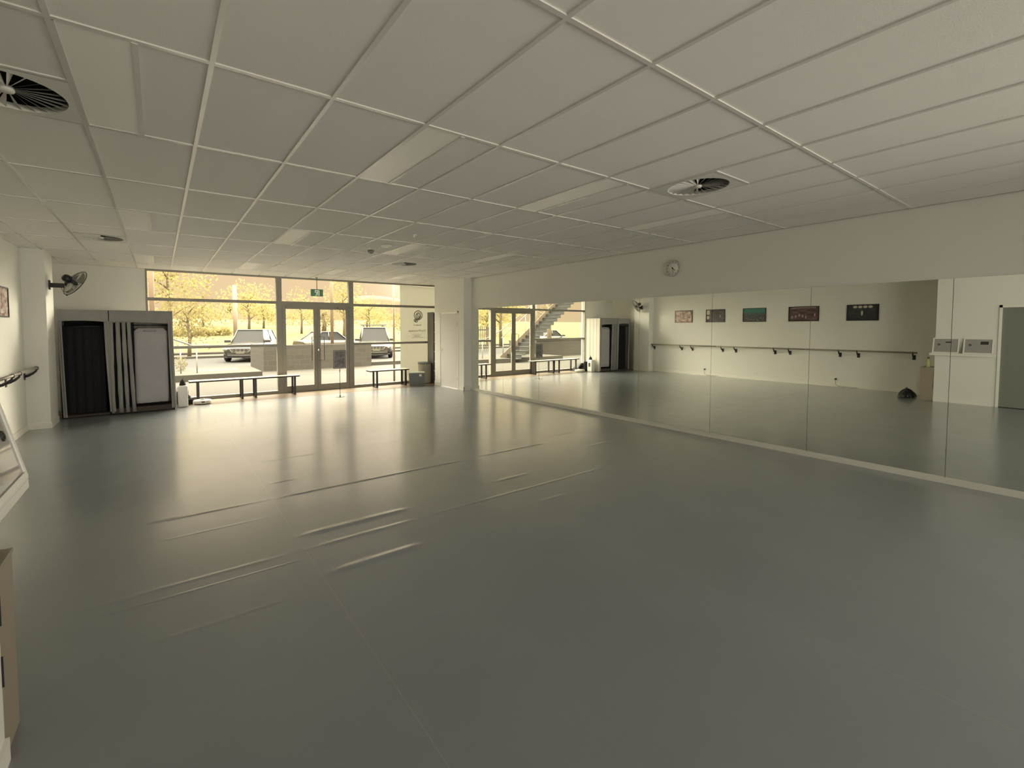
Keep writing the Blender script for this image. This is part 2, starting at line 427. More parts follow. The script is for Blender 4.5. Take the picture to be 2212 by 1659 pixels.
# thin post outside behind the right pane
b = MB(); b.tube([(5.72, 10.05, 0),(5.72, 10.05, 3.6)], .03, 10)
tag(b.build('awning_post', mat('tan_metal', (.34,.26,.17), .5)), 'slim tan metal post standing outside the glass left of the window film', 'post')

# ================================================================ MIRRORS
ym = [7.15, 7.05, 5.82, 4.59, 3.36, 2.13, .905, -.32, -1.55, -2.78, -4.01]
names = ['narrow tall wall mirror panel squeezed against the closet corner',
 'tall wall mirror panel reflecting the left leaf of the glass doors, next to the corner',
 'tall wall mirror panel reflecting the right door leaf and outside stair',
 'tall wall mirror panel reflecting the bench ends below the outside stair',
 'tall wall mirror panel reflecting the grey fabric wardrobes',
 'tall wall mirror panel reflecting the wall fan and the first brown picture',
 'tall wall mirror panel below the wall clock, reflecting the teal picture',
 'tall wall mirror panel reflecting the picture with four spotlights',
 'tall wall mirror panel reflecting the taupe cabinet and the shelf of frames',
 'tall wall mirror panel at the right edge of the photo, reflecting the rear door']
for k in range(len(ym)-1):
    ya, yb = ym[k+1]+.002, ym[k]-.002
    if k == 0: continue
    if k == 1: yb = 7.148
    t = thing('wall_mirror', names[k], 'mirror', (6.592, (ya+yb)/2, 1.108), [0,.0006,-.0004,.0005,-.0006,.0004,.0012,-.0010,.0006,0,0][k], 'mirror panels along the right wall')
    hw = (yb-ya)/2
    g = MB(); g.quad((-.004,-hw,-1.046),(-.004,hw,-1.046),(-.004,hw,1.046),(-.004,-hw,1.046))
    o = g.build('mirror_glass', 'mirror', t)
    g = MB(); g.box(-.0035, .004, -hw, hw, -1.046, 1.046); g.build('mirror_backing', 'mirror_edge', t)

# ================================================================ CEILING FITTINGS
M['vent'] = mat('vent_white', (.74,.73,.67), .45)
M['void'] = mat('vent_void', (.004,.004,.004), .9)
def diffuser(loc, label):
    t = thing('air_diffuser', label, 'vent', loc, 0, 'swirl air diffusers in the ceiling')
    b = MB(); n = 32; R = .255; hs = .288
    sq = []
    for k in range(n):
        a = 2*PI*k/n; c, s_ = math.cos(a), math.sin(a); q = hs/max(abs(c), abs(s_)); sq.append((c*q, s_*q))
    for k in range(n):
        a, c = 2*PI*k/n, 2*PI*(k+1)/n
        A = (R*math.cos(a), R*math.sin(a), -.004); B = (R*math.cos(c), R*math.sin(c), -.004)
        b.quad(A, (sq[k][0], sq[k][1], -.002), (sq[(k+1) % n][0], sq[(k+1) % n][1], -.002), B)
        b.quad(A, B, (B[0], B[1], .03), (A[0], A[1], .03))
    b.build('face_plate', 'vent', t, norm=False)
    b = MB(); b.lathe([(R+.002, .0), (R+.002, .12), (0, .12)], 32, cap=False); b.build('duct_box', 'void', t)
    b = MB(); b.lathe([(0,-.008),(.03,-.008),(.035,0),(.03,.02),(0,.02)], 20)
    for k in range(24):
        m_ = Matrix.Rotation(2*PI*k/24, 4, 'Z') @ Matrix.Rotation(math.radians(38), 4, 'X')
        v = [m_ @ Vector(q) for q in ((.03,-.003,0),(R,-.021,0),(R,.021,0),(.03,.003,0))]
        v = [q+Vector((0,0,.010)) for q in v]
        b.quad(*v); 
    b.build('swirl_vanes', 'vent', t, norm=False)
    return t
DL = ['round swirl air diffuser half cut off by the left edge of the photo', 'round swirl air diffuser above the mirror wall',
      'round swirl air diffuser between the ceiling fan corner and the window, on the left', 'small-looking round swirl air diffuser near the smoke detector']
for (i, j, hy), lb in zip(diffs, ['round swirl air diffuser cut off by the left edge of the photo', 'round swirl air diffuser high above the mirror panels',
      'round swirl air diffuser near the wall fan, in front of the left wall', 'most distant round swirl air diffuser, right of the glass doors']):
    diffuser((i*.6+.3, j*1.2+hy*.6+.3, H), lb)
M['lightpanel'] = mat('light_diffuser', (.86,.84,.78), .35, emit=(1,.9,.68), es=.03)  # faint glow added to panels that are switched off
pos = {(-1,0):'beside the cut-off diffuser at upper left', (2,0):'near the middle of the ceiling', (5,0):'in the nearest row, towards the mirror wall', (8,0):'in the nearest row, right beside the mirror wall',
       (-1,3):'in the middle row, nearest the left wall', (2,3):'in the middle row, ahead of the glass doors', (5,3):'in the middle row, beyond the smoke detector', (8,3):'in the middle row, beside the mirror wall',
       (-1,6):'in the far row, nearest the wall fan', (2,6):'in the far row, above the left window', (5,6):'in the far row, above the right window', (8,6):'in the far row, over the closet side'}
for (i, j) in lights:
    t = thing('ceiling_light', 'switched-off recessed ceiling light panel '+pos[(i,j)], 'ceiling light', (i*.6+.15, j*1.2+.6, H), 0, 'recessed light panels in the ceiling')
    b = MB(); b.box(-.132,.132,-.585,.585,.002,.012); b.build('light_diffuser', 'lightpanel', t)
    b = MB(); b.box(.131,.156,-.588,.588,-.0035,.03); b.box(-.138,-.131,-.588,.588,-.001,.02); b.box(-.138,.131,-.588,-.583,-.001,.02); b.box(-.138,.131,.583,.588,-.001,.02)
    b.build('light_frame', 'tbar', t)
t = thing('smoke_detector', 'small round grey dome detector on the ceiling, left of the far diffuser', 'smoke detector', (2.72, 4.57, H-.001))
b = MB(); b.lathe([(0,-.001),(.055,-.001),(.055,-.02),(.045,-.035),(.02,-.05),(0,-.052)], 24); b.build('detector_body', mat('grey_dome', (.22,.20,.17), .4), t)
b = MB(); b.lathe([(.045,-.0345),(.048,-.031),(.051,-.0275)], 24); b.build('sensor_ring', 'vent', t)
t = thing('occupancy_sensor', 'flat white oval fitting on the ceiling beyond the smoke detector', 'sensor', (2.74, 4.02, H-.001))
b = MB(); b.lathe([(0,0),(.09,0),(.09,-.008),(.07,-.018),(0,-.02)], 24); b.build('sensor_body', 'white', t)
t = thing('sprinkler_head', 'tiny round fitting on the ceiling towards the middle of the room', 'sprinkler', (2.72, 3.04, H-.001))
b = MB(); b.lathe([(0,0),(.04,0),(.04,-.006),(.012,-.01),(.012,-.03),(.02,-.032),(0,-.035)], 16); b.build('sprinkler_body', 'white', t)

# exit sign
M['green'] = mat('exit_green', (.09,.22,.12), .4, emit=(.12,.30,.16), es=.08)
M['exitwhite'] = mat('exit_white', (.8,.8,.7), .4, emit=(.8,.8,.62), es=.45)
t = thing('exit_sign', 'green running-man exit sign hanging over the glass doors', 'exit sign', (3.13, 9.12, 2.47))
b = MB(); b.bbox(-.155,.155,-.015,.015,0,.18,.004); b.build('sign_box', 'green', t)
b = MB(); b.tube([(0,0,.18),(0,0,H-2.47)], .008); b.lathe([(0,.47),(.03,.47),(.03,.479),(0,.479)], 16); b.build('hanging_rod', 'blackmetal', t)
def man(b, yv, sx=1):
    def P(pts): b.prism([(sx*x, yv, z) for x, z in pts], (0,-.0015,0))
    P([(-.055,.152),(.055,.152),(.055,.012),(.04,.012),(.04,.138),(-.04,.138),(-.04,.09),(-.055,.09)])
    b.lathe([(0,0),(.012,0),(.012,.0015),(0,.0015)], 12, Matrix.Translation((sx*.006, yv, .118)) @ Matrix.Rotation(PI/2, 4, 'X'))
    P([(-.012,.104),(.012,.10),(.008,.065),(-.014,.068)]); P([(-.012,.104),(-.035,.09),(-.032,.082),(-.012,.092)])
    P([(.012,.10),(.03,.078),(.025,.072),(.008,.088)]); P([(-.014,.068),(-.03,.03),(-.05,.026),(-.05,.018),(-.024,.02),(-.004,.062)])
    P([(.008,.066),(.02,.042),(.01,.015),(0,.018),(.008,.042),(-.004,.062)])
b = MB(); man(b, -.0155); b.build('running_man_symbol', 'exitwhite', t)

# ================================================================ CLOCK
t = thing('wall_clock', 'round white wall clock above the mirrors reading about half past four', 'clock', (6.598, 1.54, 2.60), 0)
t.rotation_euler = (PI/2, 0, -PI/2)
M['clockface'] = mat('clock_face', (.88,.87,.80), .45)
M['clockrim'] = mat('clock_rim', (.62,.61,.54), .35)
M['ink'] = mat('dark_ink', (.03,.03,.025), .6)
b = MB(); b.lathe([(0,0),(.128,0),(.128,.012),(0,.012)], 48); b.build('clock_face', 'clockface', t)
b = MB(); b.lathe([(.1285,.0),(.1285,.020),(.131,.024),(.134,.020),(.134,0),(.1285,0)], 48, cap=False); b.build('clock_rim', 'clockrim', t)
for k in range(12):
    a = -2*PI*k/12+PI/2
    text_obj('hour_numeral', str(12 if k == 0 else k), .030, (.098*math.cos(a), .098*math.sin(a), .0125), (0,0,0), 'ink', t)
def hand(ang, ln, wd, z, nm):
    b = MB(); m_ = Matrix.Rotation(ang, 4, 'Z'); b.prism([(-wd,-.02,z),(wd,-.02,z),(wd*.5,ln,z),(-wd*.5,ln,z)], (0,0,.0015), m_); b.build(nm, 'ink', t)
hand(-2*PI*(4.45/12), .058, .006, .016, 'hour_hand'); hand(-2*PI*(28/60), .088, .0035, .019, 'minute_hand')
b = MB(); b.lathe([(0,.013),(.008,.013),(.008,.024),(0,.024)], 12); b.build('hand_pin', 'ink', t)

# ================================================================ PICTURES on the left wall
M['frame'] = mat('black_picture_frame', (.012,.010,.010), .4)
def artmat(name, c0, c1, sc_=6, stretch=(1,1,1), band=None, bandc=None, thr=(.4,.65)):
    m = bpy.data.materials.new(name); m.use_nodes = True; nt = m.node_tree; N = nt.nodes; L = nt.links; b = N['Principled BSDF']
    tc = N.new('ShaderNodeTexCoord'); mp = N.new('ShaderNodeMapping'); mp.inputs['Scale'].default_value = stretch; L.new(tc.outputs['Generated'], mp.inputs[0])
    n = N.new('ShaderNodeTexNoise'); n.inputs['Scale'].default_value = sc_; n.inputs['Detail'].default_value = 5; L.new(mp.outputs[0], n.inputs['Vector'])
    r = N.new('ShaderNodeValToRGB'); r.color_ramp.elements[0].position = thr[0]; r.color_ramp.elements[1].position = thr[1]
    r.color_ramp.elements[0].color = c0+(1,); r.color_ramp.elements[1].color = c1+(1,); L.new(n.outputs[0], r.inputs[0]); out = r.outputs[0]
    if band:
        s = N.new('ShaderNodeSeparateXYZ'); L.new(tc.outputs['Generated'], s.inputs[0])
        mr = N.new('ShaderNodeMapRange'); mr.inputs[1].default_value = band[0]; mr.inputs[2].default_value = band[1]; L.new(s.outputs[2], mr.inputs[0])
        mx = N.new('ShaderNodeMix'); mx.data_type = 'RGBA'; mx.inputs[7].default_value = bandc+(1,); L.new(mr.outputs[0], mx.inputs[0]); L.new(out, mx.inputs[6]); out = mx.outputs[2]
    L.new(out, b.inputs['Base Color']); b.inputs['Roughness'].default_value = .4
    return m
M['a1'] = artmat('dance_print_warm', (.16,.05,.03), (.62,.50,.40), 5, (1,1.4,1.2))
M['a2'] = artmat('dance_print_dark', (.03,.03,.03), (.10,.08,.075), 4)
M['a3'] = artmat('dance_print_teal', (.035,.04,.04), (.20,.19,.18), 12, (1,1,1), (.55,.80), (.03,.20,.14), (.45,.8))
M['a4'] = artmat('dance_print_rose', (.05,.03,.03), (.20,.11,.10), 5, (1,.6,2.5))
M['a5'] = artmat('dance_print_night', (.025,.027,.03), (.05,.052,.06), 4)
M['artlight'] = mat('print_light_tone', (.62,.55,.47), .5)
M['artpink'] = mat('print_pink_tone', (.42,.30,.30), .5)
pics = [(6.27,.64,'a1','framed warm brown and cream stage photo, farthest along the left wall'), (5.16,.64,'a2','framed dark stage photo with a pale left strip'),
        (3.96,.66,'a3','framed stage photo with a teal upper half'), (2.68,.70,'a4','framed rose-brown stage photo of a row of pale dancers'), (1.38,.66,'a5','framed dark stage photo with four spotlights along its top')]
for n_, (yc, wd, am, lb) in enumerate(pics):
    t = thing('framed_picture', lb, 'picture', (XL+.001, yc, 1.82), 0, 'framed stage photographs on the left wall')
    h = .43; f = .018; q = wd/2
    b = MB(); b.box(0,.022,-q,-q+f,0,h); b.box(0,.022,q-f,q,0,h); b.box(0,.022,-q+f,q-f,0,f); b.box(0,.022,-q+f,q-f,h-f,h); b.build('picture_frame', 'frame', t)
    b = MB(); b.box(0,.012,-q+f,q-f,f,h-f); pr_ = b.build('print', am, t)
    e = .0125; hm = 'artpink' if am == 'a4' else 'artlight'
    def ell(cy, cz, ry, rz, n=14):
        b = MB(); b.poly([(e, cy+ry*math.cos(2*PI*k/n), cz+rz*math.sin(2*PI*k/n)) for k in range(n)]); b.build('highlight', hm, pr_, norm=False)
    def rect(ya, yb, za, zb):
        b = MB(); b.quad((e,ya,za),(e,yb,za),(e,yb,zb),(e,ya,zb)); b.build('highlight', hm, pr_, norm=False)
    if am == 'a1':
        ell(0,.07,.09,.02); ell(.2,.33,.07,.05); ell(-.2,.33,.06,.06); ell(.22,.10,.03,.06); ell(-.21,.10,.03,.06)
    elif am == 'a2':
        rect(q-.13,q-f-.01,.26,.40); ell(q-.075,.16,.045,.06); ell(-.17,.20,.012,.04)
    elif am == 'a3':
        for k in range(9): ell(-.25+.06*k+random.uniform(-.02,.02), random.uniform(.04,.12), .012, .008)
    elif am == 'a4':
        for y_ in (-.25,-.08,.0,.08,.17,.26): ell(y_, .15+.03*math.sin(y_*20), .018, .045)
        rect(-.28,.28,h-.05,h-.03)
    else:
        for y_ in (-.16,-.055,.05,.155): ell(y_, .365, .046, .035)
        ell(.01,.20,.02,.07)

# ================================================================ BALLET BARRES
M['barre'] = mat('barre_wood', (.30,.27,.21), .35)
def barre(ya, yb, label, bys):
    t = thing('ballet_barre', label, 'ballet barre', (XL, 0, 0), 0, 'ballet barres on the left wall')
    b = MB(); b.tube([(.15, ya, 1.015), (.15, yb, 1.015)], .021, 14); b.build('rail', 'barre', t)
    for yv in bys:
        b = MB(); b.tube([(.15, yv, .992),(.145,yv,.965),(.10,yv,.925),(.05,yv,.895),(.012,yv,.885)], [.012,.014,.018,.02,.022], 8)
        b.bbox(.001, .014, yv-.03, yv+.03, .83, .95, .004); b.box(.125,.175,yv-.016,yv+.016,.986,.9955)
        b.tube([(.15+.024*math.cos(a*PI/8), yv, 1.015+.024*math.sin(a*PI/8)) for a in range(16)], .004, 6, closed=True)
        b.build('bracket', 'black', t)
barre(5.05, 7.43, 'wooden barre rail on black brackets running to the far pier', (5.92, 6.31, 7.40) if False else (5.92, 6.31, 7.38))
barre(2.55, 5.03, 'wooden barre rail on black brackets below the teal picture', (2.96, 3.35, 4.47, 4.88))
barre(.27, 2.53, 'wooden barre rail on black brackets nearest the taupe cabinet', (.36, 1.43, 1.82))
b = MB(); b.box(XL, XL+.006, .27, 7.44, .845, .853); struct(b.build('barre_shadow_strip', 'skirt'))  # thin strip built where the barre's shadow lines the wall
# sockets on left wall
for yv, lb, plug in ((5.5,'wall socket with a plug and cable low on the left wall, farthest one',True),(3.89,'plain double wall socket low on the left wall, middle one',False),(1.92,'wall socket with plugs low on the left wall, nearest the cabinet',True)):
    t = thing('wall_socket', lb, 'socket', (XL+.001, yv, .21), 0, 'sockets low on the left wall')
    b = MB(); b.bbox(0,.01,-.058,.058,-.036,.036,.003); b.build('face_plate', 'white', t)
    if plug:
        b = MB(); b.bbox(.0105,.05,-.045,-.005,-.02,.025,.004); b.tube([(.05,-.025,0),(.07,-.03,-.05),(.05,-.04,-.15),(.03,-.1,-.195),(.03,-.5,-.195)], .004, 6); b.build('plug', 'black', t)

# ================================================================ WARDROBES
def fold(b, x0, x1, y, z0, z1, n, amp, pin=.0, ph=0, nu=None, sway=None):
    nu = nu or n*8
    def fn(u, v):
        z = z0+(z1-z0)*v
        a = x0+(x1-x0)*u
        if pin: a += pin*(1-v)**1.5*(1 if True else 0)
        if sway: a += sway(u, v)
        return (a, y+amp*math.sin(u*n*2*PI+ph)*(1.0-.25*v), z)
    b.grid(fn, nu, 10)
def wardrobe(label, x0, x1, right):
    t = thing('fabric_wardrobe', label, 'wardrobe', (x0, 8.3, 0), 0, 'pair of grey fabric wardrobes')
    w_ = x1-x0; D = .62
    b = MB()
    for (xx, yv) in ((.012,.012),(w_-.012,.012),(.012,D),(w_-.012,D)): b.tube([(xx,yv,.001),(xx,yv,1.985)], .010, 8)
    for yv in (.012, D): b.tube([(.012,yv,1.985),(w_-.012,yv,1.985)], .010, 8)
    for xx in (.012, w_-.012): b.tube([(xx,.012,1.985),(xx,D,1.985)], .010, 8)
    b.build('frame', 'blackmetal', t)
    b = MB()
    zb = 1.79 if not right else 1.765
    def val(u, v):
        zl = zb+.018*math.sin(u*PI) - (.02*u if right else .012*u)
        return (u*w_, -.004+.004*math.sin(u*30), zl+(1.998-zl)*v)
    b.grid(val, 24, 4); b.build('valance', 'fabric', t)
    b = MB(); b.box(-.004, w_+.004, -.006, D+.01, 1.996, 2.004); b.build('top_cover', 'fabric', t)
    b = MB(); b.box(0, w_, D+.012, D+.018, .02, 1.99); b.build('back_panel', 'fabric_dark' if not right else 'fabric', t)
    b = MB(); fold(b, 0, 0, 0, 0, 1, 1, 0) if False else None
    def side(xx):
        return lambda u, v: (xx+.006*math.sin(u*26)*(1-.5*v)+ (.012*(1-v)*math.sin(u*9)), .004+u*(D+.004), .015+v*1.975)
    b.grid(side(-.003), 20, 6); b.build('side_panel', 'fabric', t)
    b = MB(); b.grid(side(w_+.003), 30, 6); b.build('side_panel', 'fabric_light' if right else 'fabric', t)
    b = MB(); zr = 1.72 if right else 1.70
    b.tube([(0,.10,zr),(w_,.10,zr)], .011, 8); b.build('hanging_rail', 'black', t)
    b = MB(); b.box(.015, w_-.015, .02, D, .012, .11 if right else .05); b.build('base_shelf', 'brownbox', t)
    return t, w_
t, w_ = wardrobe('grey fabric wardrobe standing open and black inside, beside the left pier', -1.765, -1.045, False)
b = MB(); fold(b, .02, .64, .16, .06, 1.69, 5, .018); b.build('inner_lining', 'fabric_dark', t)
b = MB(); fold(b, .655, .745, -.012, .06, 1.80, 1, .012, pin=.05, nu=10); b.build('curtain', 'fabric', t)
b = MB(); fold(b, .0, .055, -.008, .02, 1.80, 1, .008, pin=.03, nu=8, sway=None); b.build('curtain', 'fabric', t)
t, w_ = wardrobe('grey fabric wardrobe with gathered curtain folds and a pale bag inside, next to the window', -1.03, -.02, True)
for (xa, xb, p_) in ((.0,.06,-.01),(.085,.165,.01),(.18,.25,.02),(.26,.33,.04)):
    b = MB()
    c = (xa+xb)/2; r = (xb-xa)/2
    b.tube([(c+p_*(1-v/8)**1.3*1.2, .0, .03+v/8*1.76) for v in range(9)], [r*.95-.004*math.sin(v*2) for v in range(9)], 12)
    b.build('curtain_fold', 'fabric', t)
b = MB(); fold(b, .93, 1.012, -.012, .04, 1.78, 1, .012, pin=.03, nu=10); b.build('curtain', 'fabric', t)
b = MB(); fold(b, .36, .98, .5, .1, 1.97, 5, .012); b.build('inner_lining', 'fabric_light', t)
b = MB(); fold(b, .02, .355, .06, .04, 1.9, 2, .006); b.build('inner_lining', 'fabric_dark', t)  # black sheet behind the folds paints their shaded gaps dark
t = thing('garment_bag', 'pale grey garment bag hanging on the rail of the right fabric wardrobe', 'garment bag', (-.39, 8.40, 0))
b = MB()
def bag(u, v):
    a = u*2*PI; z = .18+1.48*v
    wx = .275*(1 if v < .95 else (1-((v-.95)/.05)**2*.22)); dy = .055*(1 if v < .93 else (1-((v-.93)/.07)*.8))
    if v < .05: wx *= .94+v*1.2; dy *= .6+v*8
    return (wx*math.copysign(abs(math.cos(a))**.35, math.cos(a)), dy*math.copysign(abs(math.sin(a))**.6, math.sin(a)), z + (.012*math.sin(a*3) if v < .05 else 0))
b.grid(bag, 40, 24)
b.poly([bag(k/40, 0) for k in range(40)]); b.poly([bag(k/40, 1) for k in range(40)])
b.build('bag_body', 'bagcloth', t)
b = MB(); b.tube([(-.12,-.062,1.60),(-.10,-.066,1.60),(.08,-.066,1.60),(.10,-.062,1.60)], .004, 6); b.tube([(-.1,-.062,1.60),(-.1,-.062,1.63)], .003, 6); b.tube([(.08,-.062,1.60),(.08,-.062,1.63)], .003, 6); b.build('handle', 'grey_box', t)
b = MB(); b.tube([(0,0,1.60),(0,0,1.70)]+[(0,.016*math.sin(a), 1.715-.016*math.cos(a)) for a in (0,.8,1.6,2.4,3.1,3.9,4.6)], .003, 6); b.build('hanger_hook', 'chrome', t)

# ================================================================ WALL FAN
t = thing('wall_fan', 'wire-caged black wall fan on the left pier beside the wardrobes', 'fan', (-1.78, 7.76, 2.40))
b = MB(); b.bbox(.001,.02,-.04,.04,-.08,.08,.004); b.bbox(.015,.21,-.03,.03,-.04,.035,.008); b.build('wall_bracket', 'black', t)
ax = Vector((.70,.46,-.50)).normalized(); ctr = Vector((.34,.02,.05))
Mf = Matrix.Translation(ctr) @ ax.to_track_quat('Z','Y').to_matrix().to_4x4()
b = MB(); b.lathe([(0,-.20),(.045,-.195),(.062,-.17),(.066,-.10),(.055,-.07),(0,-.065)], 20, Mf); b.tube([(.20,0,.0),(.22,.0,.03), tuple(Mf @ Vector((0,0,-.14)))], .022, 8); b.build('motor_housing', 'black', t)
M['wire'] = mat('steel_wire', (.16,.155,.14), .35, metal=.6)
b = MB(); R = .245
for s_, zz in ((1, .045), (-1, -.075)):
    for k in range(44):
        a = 2*PI*k/44; pts = []
        for q in range(6):
            f = .04+(R-.04)*q/5; pts.append(Mf @ Vector((f*math.cos(a), f*math.sin(a), zz*math.cos(min(1, (f/R))**2*PI/2))))
        b.tube(pts, .0016, 4, cap=False)
    for f in (.04, .12):
        b.tube([Mf @ Vector((f*math.cos(q*PI/16), f*math.sin(q*PI/16), zz*math.cos((f/R)**2*PI/2))) for q in range(32)], .0025, 5, closed=True)
b.build('cage', 'wire', t)
b = MB(); b.tube([Mf @ Vector((R*math.cos(q*PI/20), R*math.sin(q*PI/20), 0)) for q in range(40)], .006, 8, closed=True); b.build('cage_rim', 'blackmetal', t)
b = MB(); b.lathe([(0,-.06),(.035,-.055),(.038,.0),(.03,.04),(0,.045)], 20, Mf); b.build('hub', 'black', t)
M['blade'] = mat('smoky_blade', (.30,.30,.27), .15)
for k in range(3):
    b = MB(); a0 = 2*PI*k/3+.5
    def bl(u, v):
        r = .035+.18*u; a = a0+(v-.5)*(.35+1.1*u); return Mf @ Vector((r*math.cos(a), r*math.sin(a), .022*(v-.5)*2*(1-.3*u)-.005))
    b.grid(bl, 8, 8); b.build('blade', 'blade', t)
b = MB(); b.tube([(.16,0,-.04),(.17,0,-.09),(.22,.0,-.11),(.28,.0,-.08),(.31,.01,-.05)], .004, 6); b.build('power_cord', 'black', t)
b = MB(); q = Mf @ Vector((R, 0, 0)); lowest = min([Mf @ Vector((R*math.cos(a/10), R*math.sin(a/10), 0)) for a in range(63)], key=lambda v: v.z)
b.tube([lowest, lowest+Vector((-.01,0,-.015))], .014, 8); b.build('cage_clip', 'black', t)

# ================================================================ BENCHES
def bench(loc, L, label, fx):
    t = thing('bench', label, 'bench', loc, 0, 'low benches along the windows')
    b = MB(); b.bbox(0, L, -.15, .15, .452, .480, .004); b.build('seat', 'benchtop', t)
    b = MB(); b.bbox(-.004, L+.004, -.155, -.1505, .446, .476, .002); b.bbox(-.004, L+.004, .1505, .155, .446, .476, .002); b.box(-.004,-.0005,-.15,.15,.446,.476); b.box(L+.0005,L+.004,-.15,.15,.446,.476)
    b.box(.01, L-.01, -.14, .14, .444, .451); b.build('seat_edge', 'benchedge', t)
    for x in fx:
        for yv in (-.125, .125):
            b = MB(); b.bbox(x-.022, x+.022, yv-.022, yv+.022, .001, .444, .003); b.build('leg', 'blackmetal', t)
        b = MB(); b.box(x-.018, x+.018, -.103, .103, .006, .030); b.build('foot_bar', 'blackmetal', t)
    return t
bench((.27, 9.14, 0), 1.22, 'cream-topped black-legged bench nearest the wardrobes, in front of the left window', (.17, 1.06))
bench((1.50, 9.14, 0), 1.13, 'cream-topped black-legged bench reaching in front of the glass doors', (.12, 1.02))
bench((4.50, 9.12, 0), 1.18, 'cream-topped black-legged bench standing alone under the right window', (.20, 1.08))

# ================================================================ SIGN STAND
t = thing('sign_stand', 'black-framed grey poster on a thin pole stand before the right door leaf', 'sign stand', (3.32, 8.0, 0))
b = MB(); b.tube([(0,0,.02),(0,0,.70)], .006, 8); b.build('pole', 'blackmetal', t)
b = MB(); b.lathe([(0,.001),(.014,.001),(.014,.03),(.008,.04),(0,.04)], 12); b.tube([(-.001,0,.6),(-.001,0,.66)], .010, 8); b.build('pole_foot', 'blackmetal', t)
b = MB(); b.lathe([(0,.001),(.13,.001),(.13,.008),(0,.008)], 32); b.build('base_plate', glass_mat('clear_acrylic', (.93,.94,.92), .5), t)
b = MB(); x0, x1, z0, z1, f = -.155,.155,.685,1.125,.016
b.box(x0,x0+f,-.008,.008,z0,z1); b.box(x1-f,x1,-.008,.008,z0,z1); b.box(x0+f,x1-f,-.008,.008,z0,z0+f); b.box(x0+f,x1-f,-.008,.008,z1-f,z1); b.build('poster_frame', mat('bronze_frame', (.10,.085,.07), .4), t)
M['poster'] = artmat('poster_grey', (.12,.115,.11), (.27,.26,.25), 3, (1,1,1.5))
b = MB(); b.box(x0+f+.016,x1-f-.016,-.0045,.0045,z0+f+.016,z1-f-.016); b.build('poster', 'poster', t)
b = MB(); b.box(x0+f,x1-f,-.003,.003,z0+f,z1-f); b.build('poster_border', 'fabric_light', t)

# ================================================================ SMALL THINGS by the wardrobes
t = thing('dehumidifier', 'white upright boxy appliance on the floor against the wardrobe side', 'appliance', (.13, 8.58, 0))
b = MB(); b.bbox(-.09,.09,-.10,.10,.002,.44,.015); b.build('body', 'white', t)
b = MB(); b.bbox(-.075,.075,-.085,.085,.4415,.45,.004); b.build('top_grille', 'vent', t)
b = MB(); b.bbox(.0915,.10,-.04,.04,.20,.34,.003); b.build('side_panel', 'black', t)
b = MB(); b.tube([(-.10,-.09,.42),(-.12,-.12,.30),(-.12,-.13,.12),(-.115,-.14,.004)], .006, 6); b.build('power_cord', 'white', t)
t = thing('folded_umbrella', 'small black peaked thing standing on the white upright appliance', 'umbrella', (.13, 8.60, .4505))
b = MB(); b.lathe([(0,.13),(.03,.10),(.055,.05),(.065,.0)], 7, smooth=False); b.build('canopy', 'fabric_dark', t)
b = MB(); b.tube([(.0,0,.13),(.02,.0,.16),(.05,0,.145)], .005, 6); b.build('handle', 'black', t)
t = thing('robot_vacuum', 'white round robot vacuum on the floor at the bench end', 'robot vacuum', (.50, 8.78, 0))
b = MB(); b.lathe([(0,.012),(.16,.012),(.172,.022),(.172,.075),(.162,.086),(0,.088)], 40); b.build('body', 'white', t)
b = MB(); b.lathe([(.045,.0885),(.045,.108),(.035,.112),(0,.112)], 24); b.build('sensor_turret', 'white', t)
b = MB(); b.lathe([(0,.1125),(.025,.1125),(.025,.116),(0,.116)], 20); b.bbox(-.03,.03,-.178,-.1725,.045,.07,.001); b.build('sensor_window', 'black', t)
for sx in (-1, 1):
    b = MB(); b.lathe([(0,-.012),(.03,-.012),(.03,.012),(0,.012)], 16, Matrix.Translation((sx*.1,0,.031)) @ Matrix.Rotation(PI/2,4,'Y')); b.build('wheel', 'black', t)
t = thing('speaker_wedge', 'black wedge-shaped speaker lying tilted at the bench end', 'speaker', (.10, 9.16, 0), 0)
b = MB(); b.prism([(-.20,-.17,.002),(.20,-.17,.002),(.20,-.17,.10),(.02,-.17,.31),(-.20,-.17,.22)], (0,.30,0)); b.build('cabinet', 'black', t)
b = MB(); b.prism([(.19,-.15,.125),(.035,-.15,.302),(.045,-.15,.310),(.20,-.15,.133)], (0,.26,0)); b.build('grille', mat('speaker_grille', (.06,.06,.062), .5), t)
t = thing('black_case', 'black boxy case between the white appliance and the bench leg', 'case', (.12, 8.84, 0), 0)
b = MB(); b.bbox(-.06,.06,-.05,.05,.12,.36,.012); b.bbox(-.07,.2,-.05,.05,.002,.115,.01); b.build('case_body', 'fabric_dark', t)
b = MB(); b.tube([(-.03,0,.36),(-.03,0,.385),(.03,0,.385),(.03,0,.36)], .006, 6); b.build('handle', 'black', t)

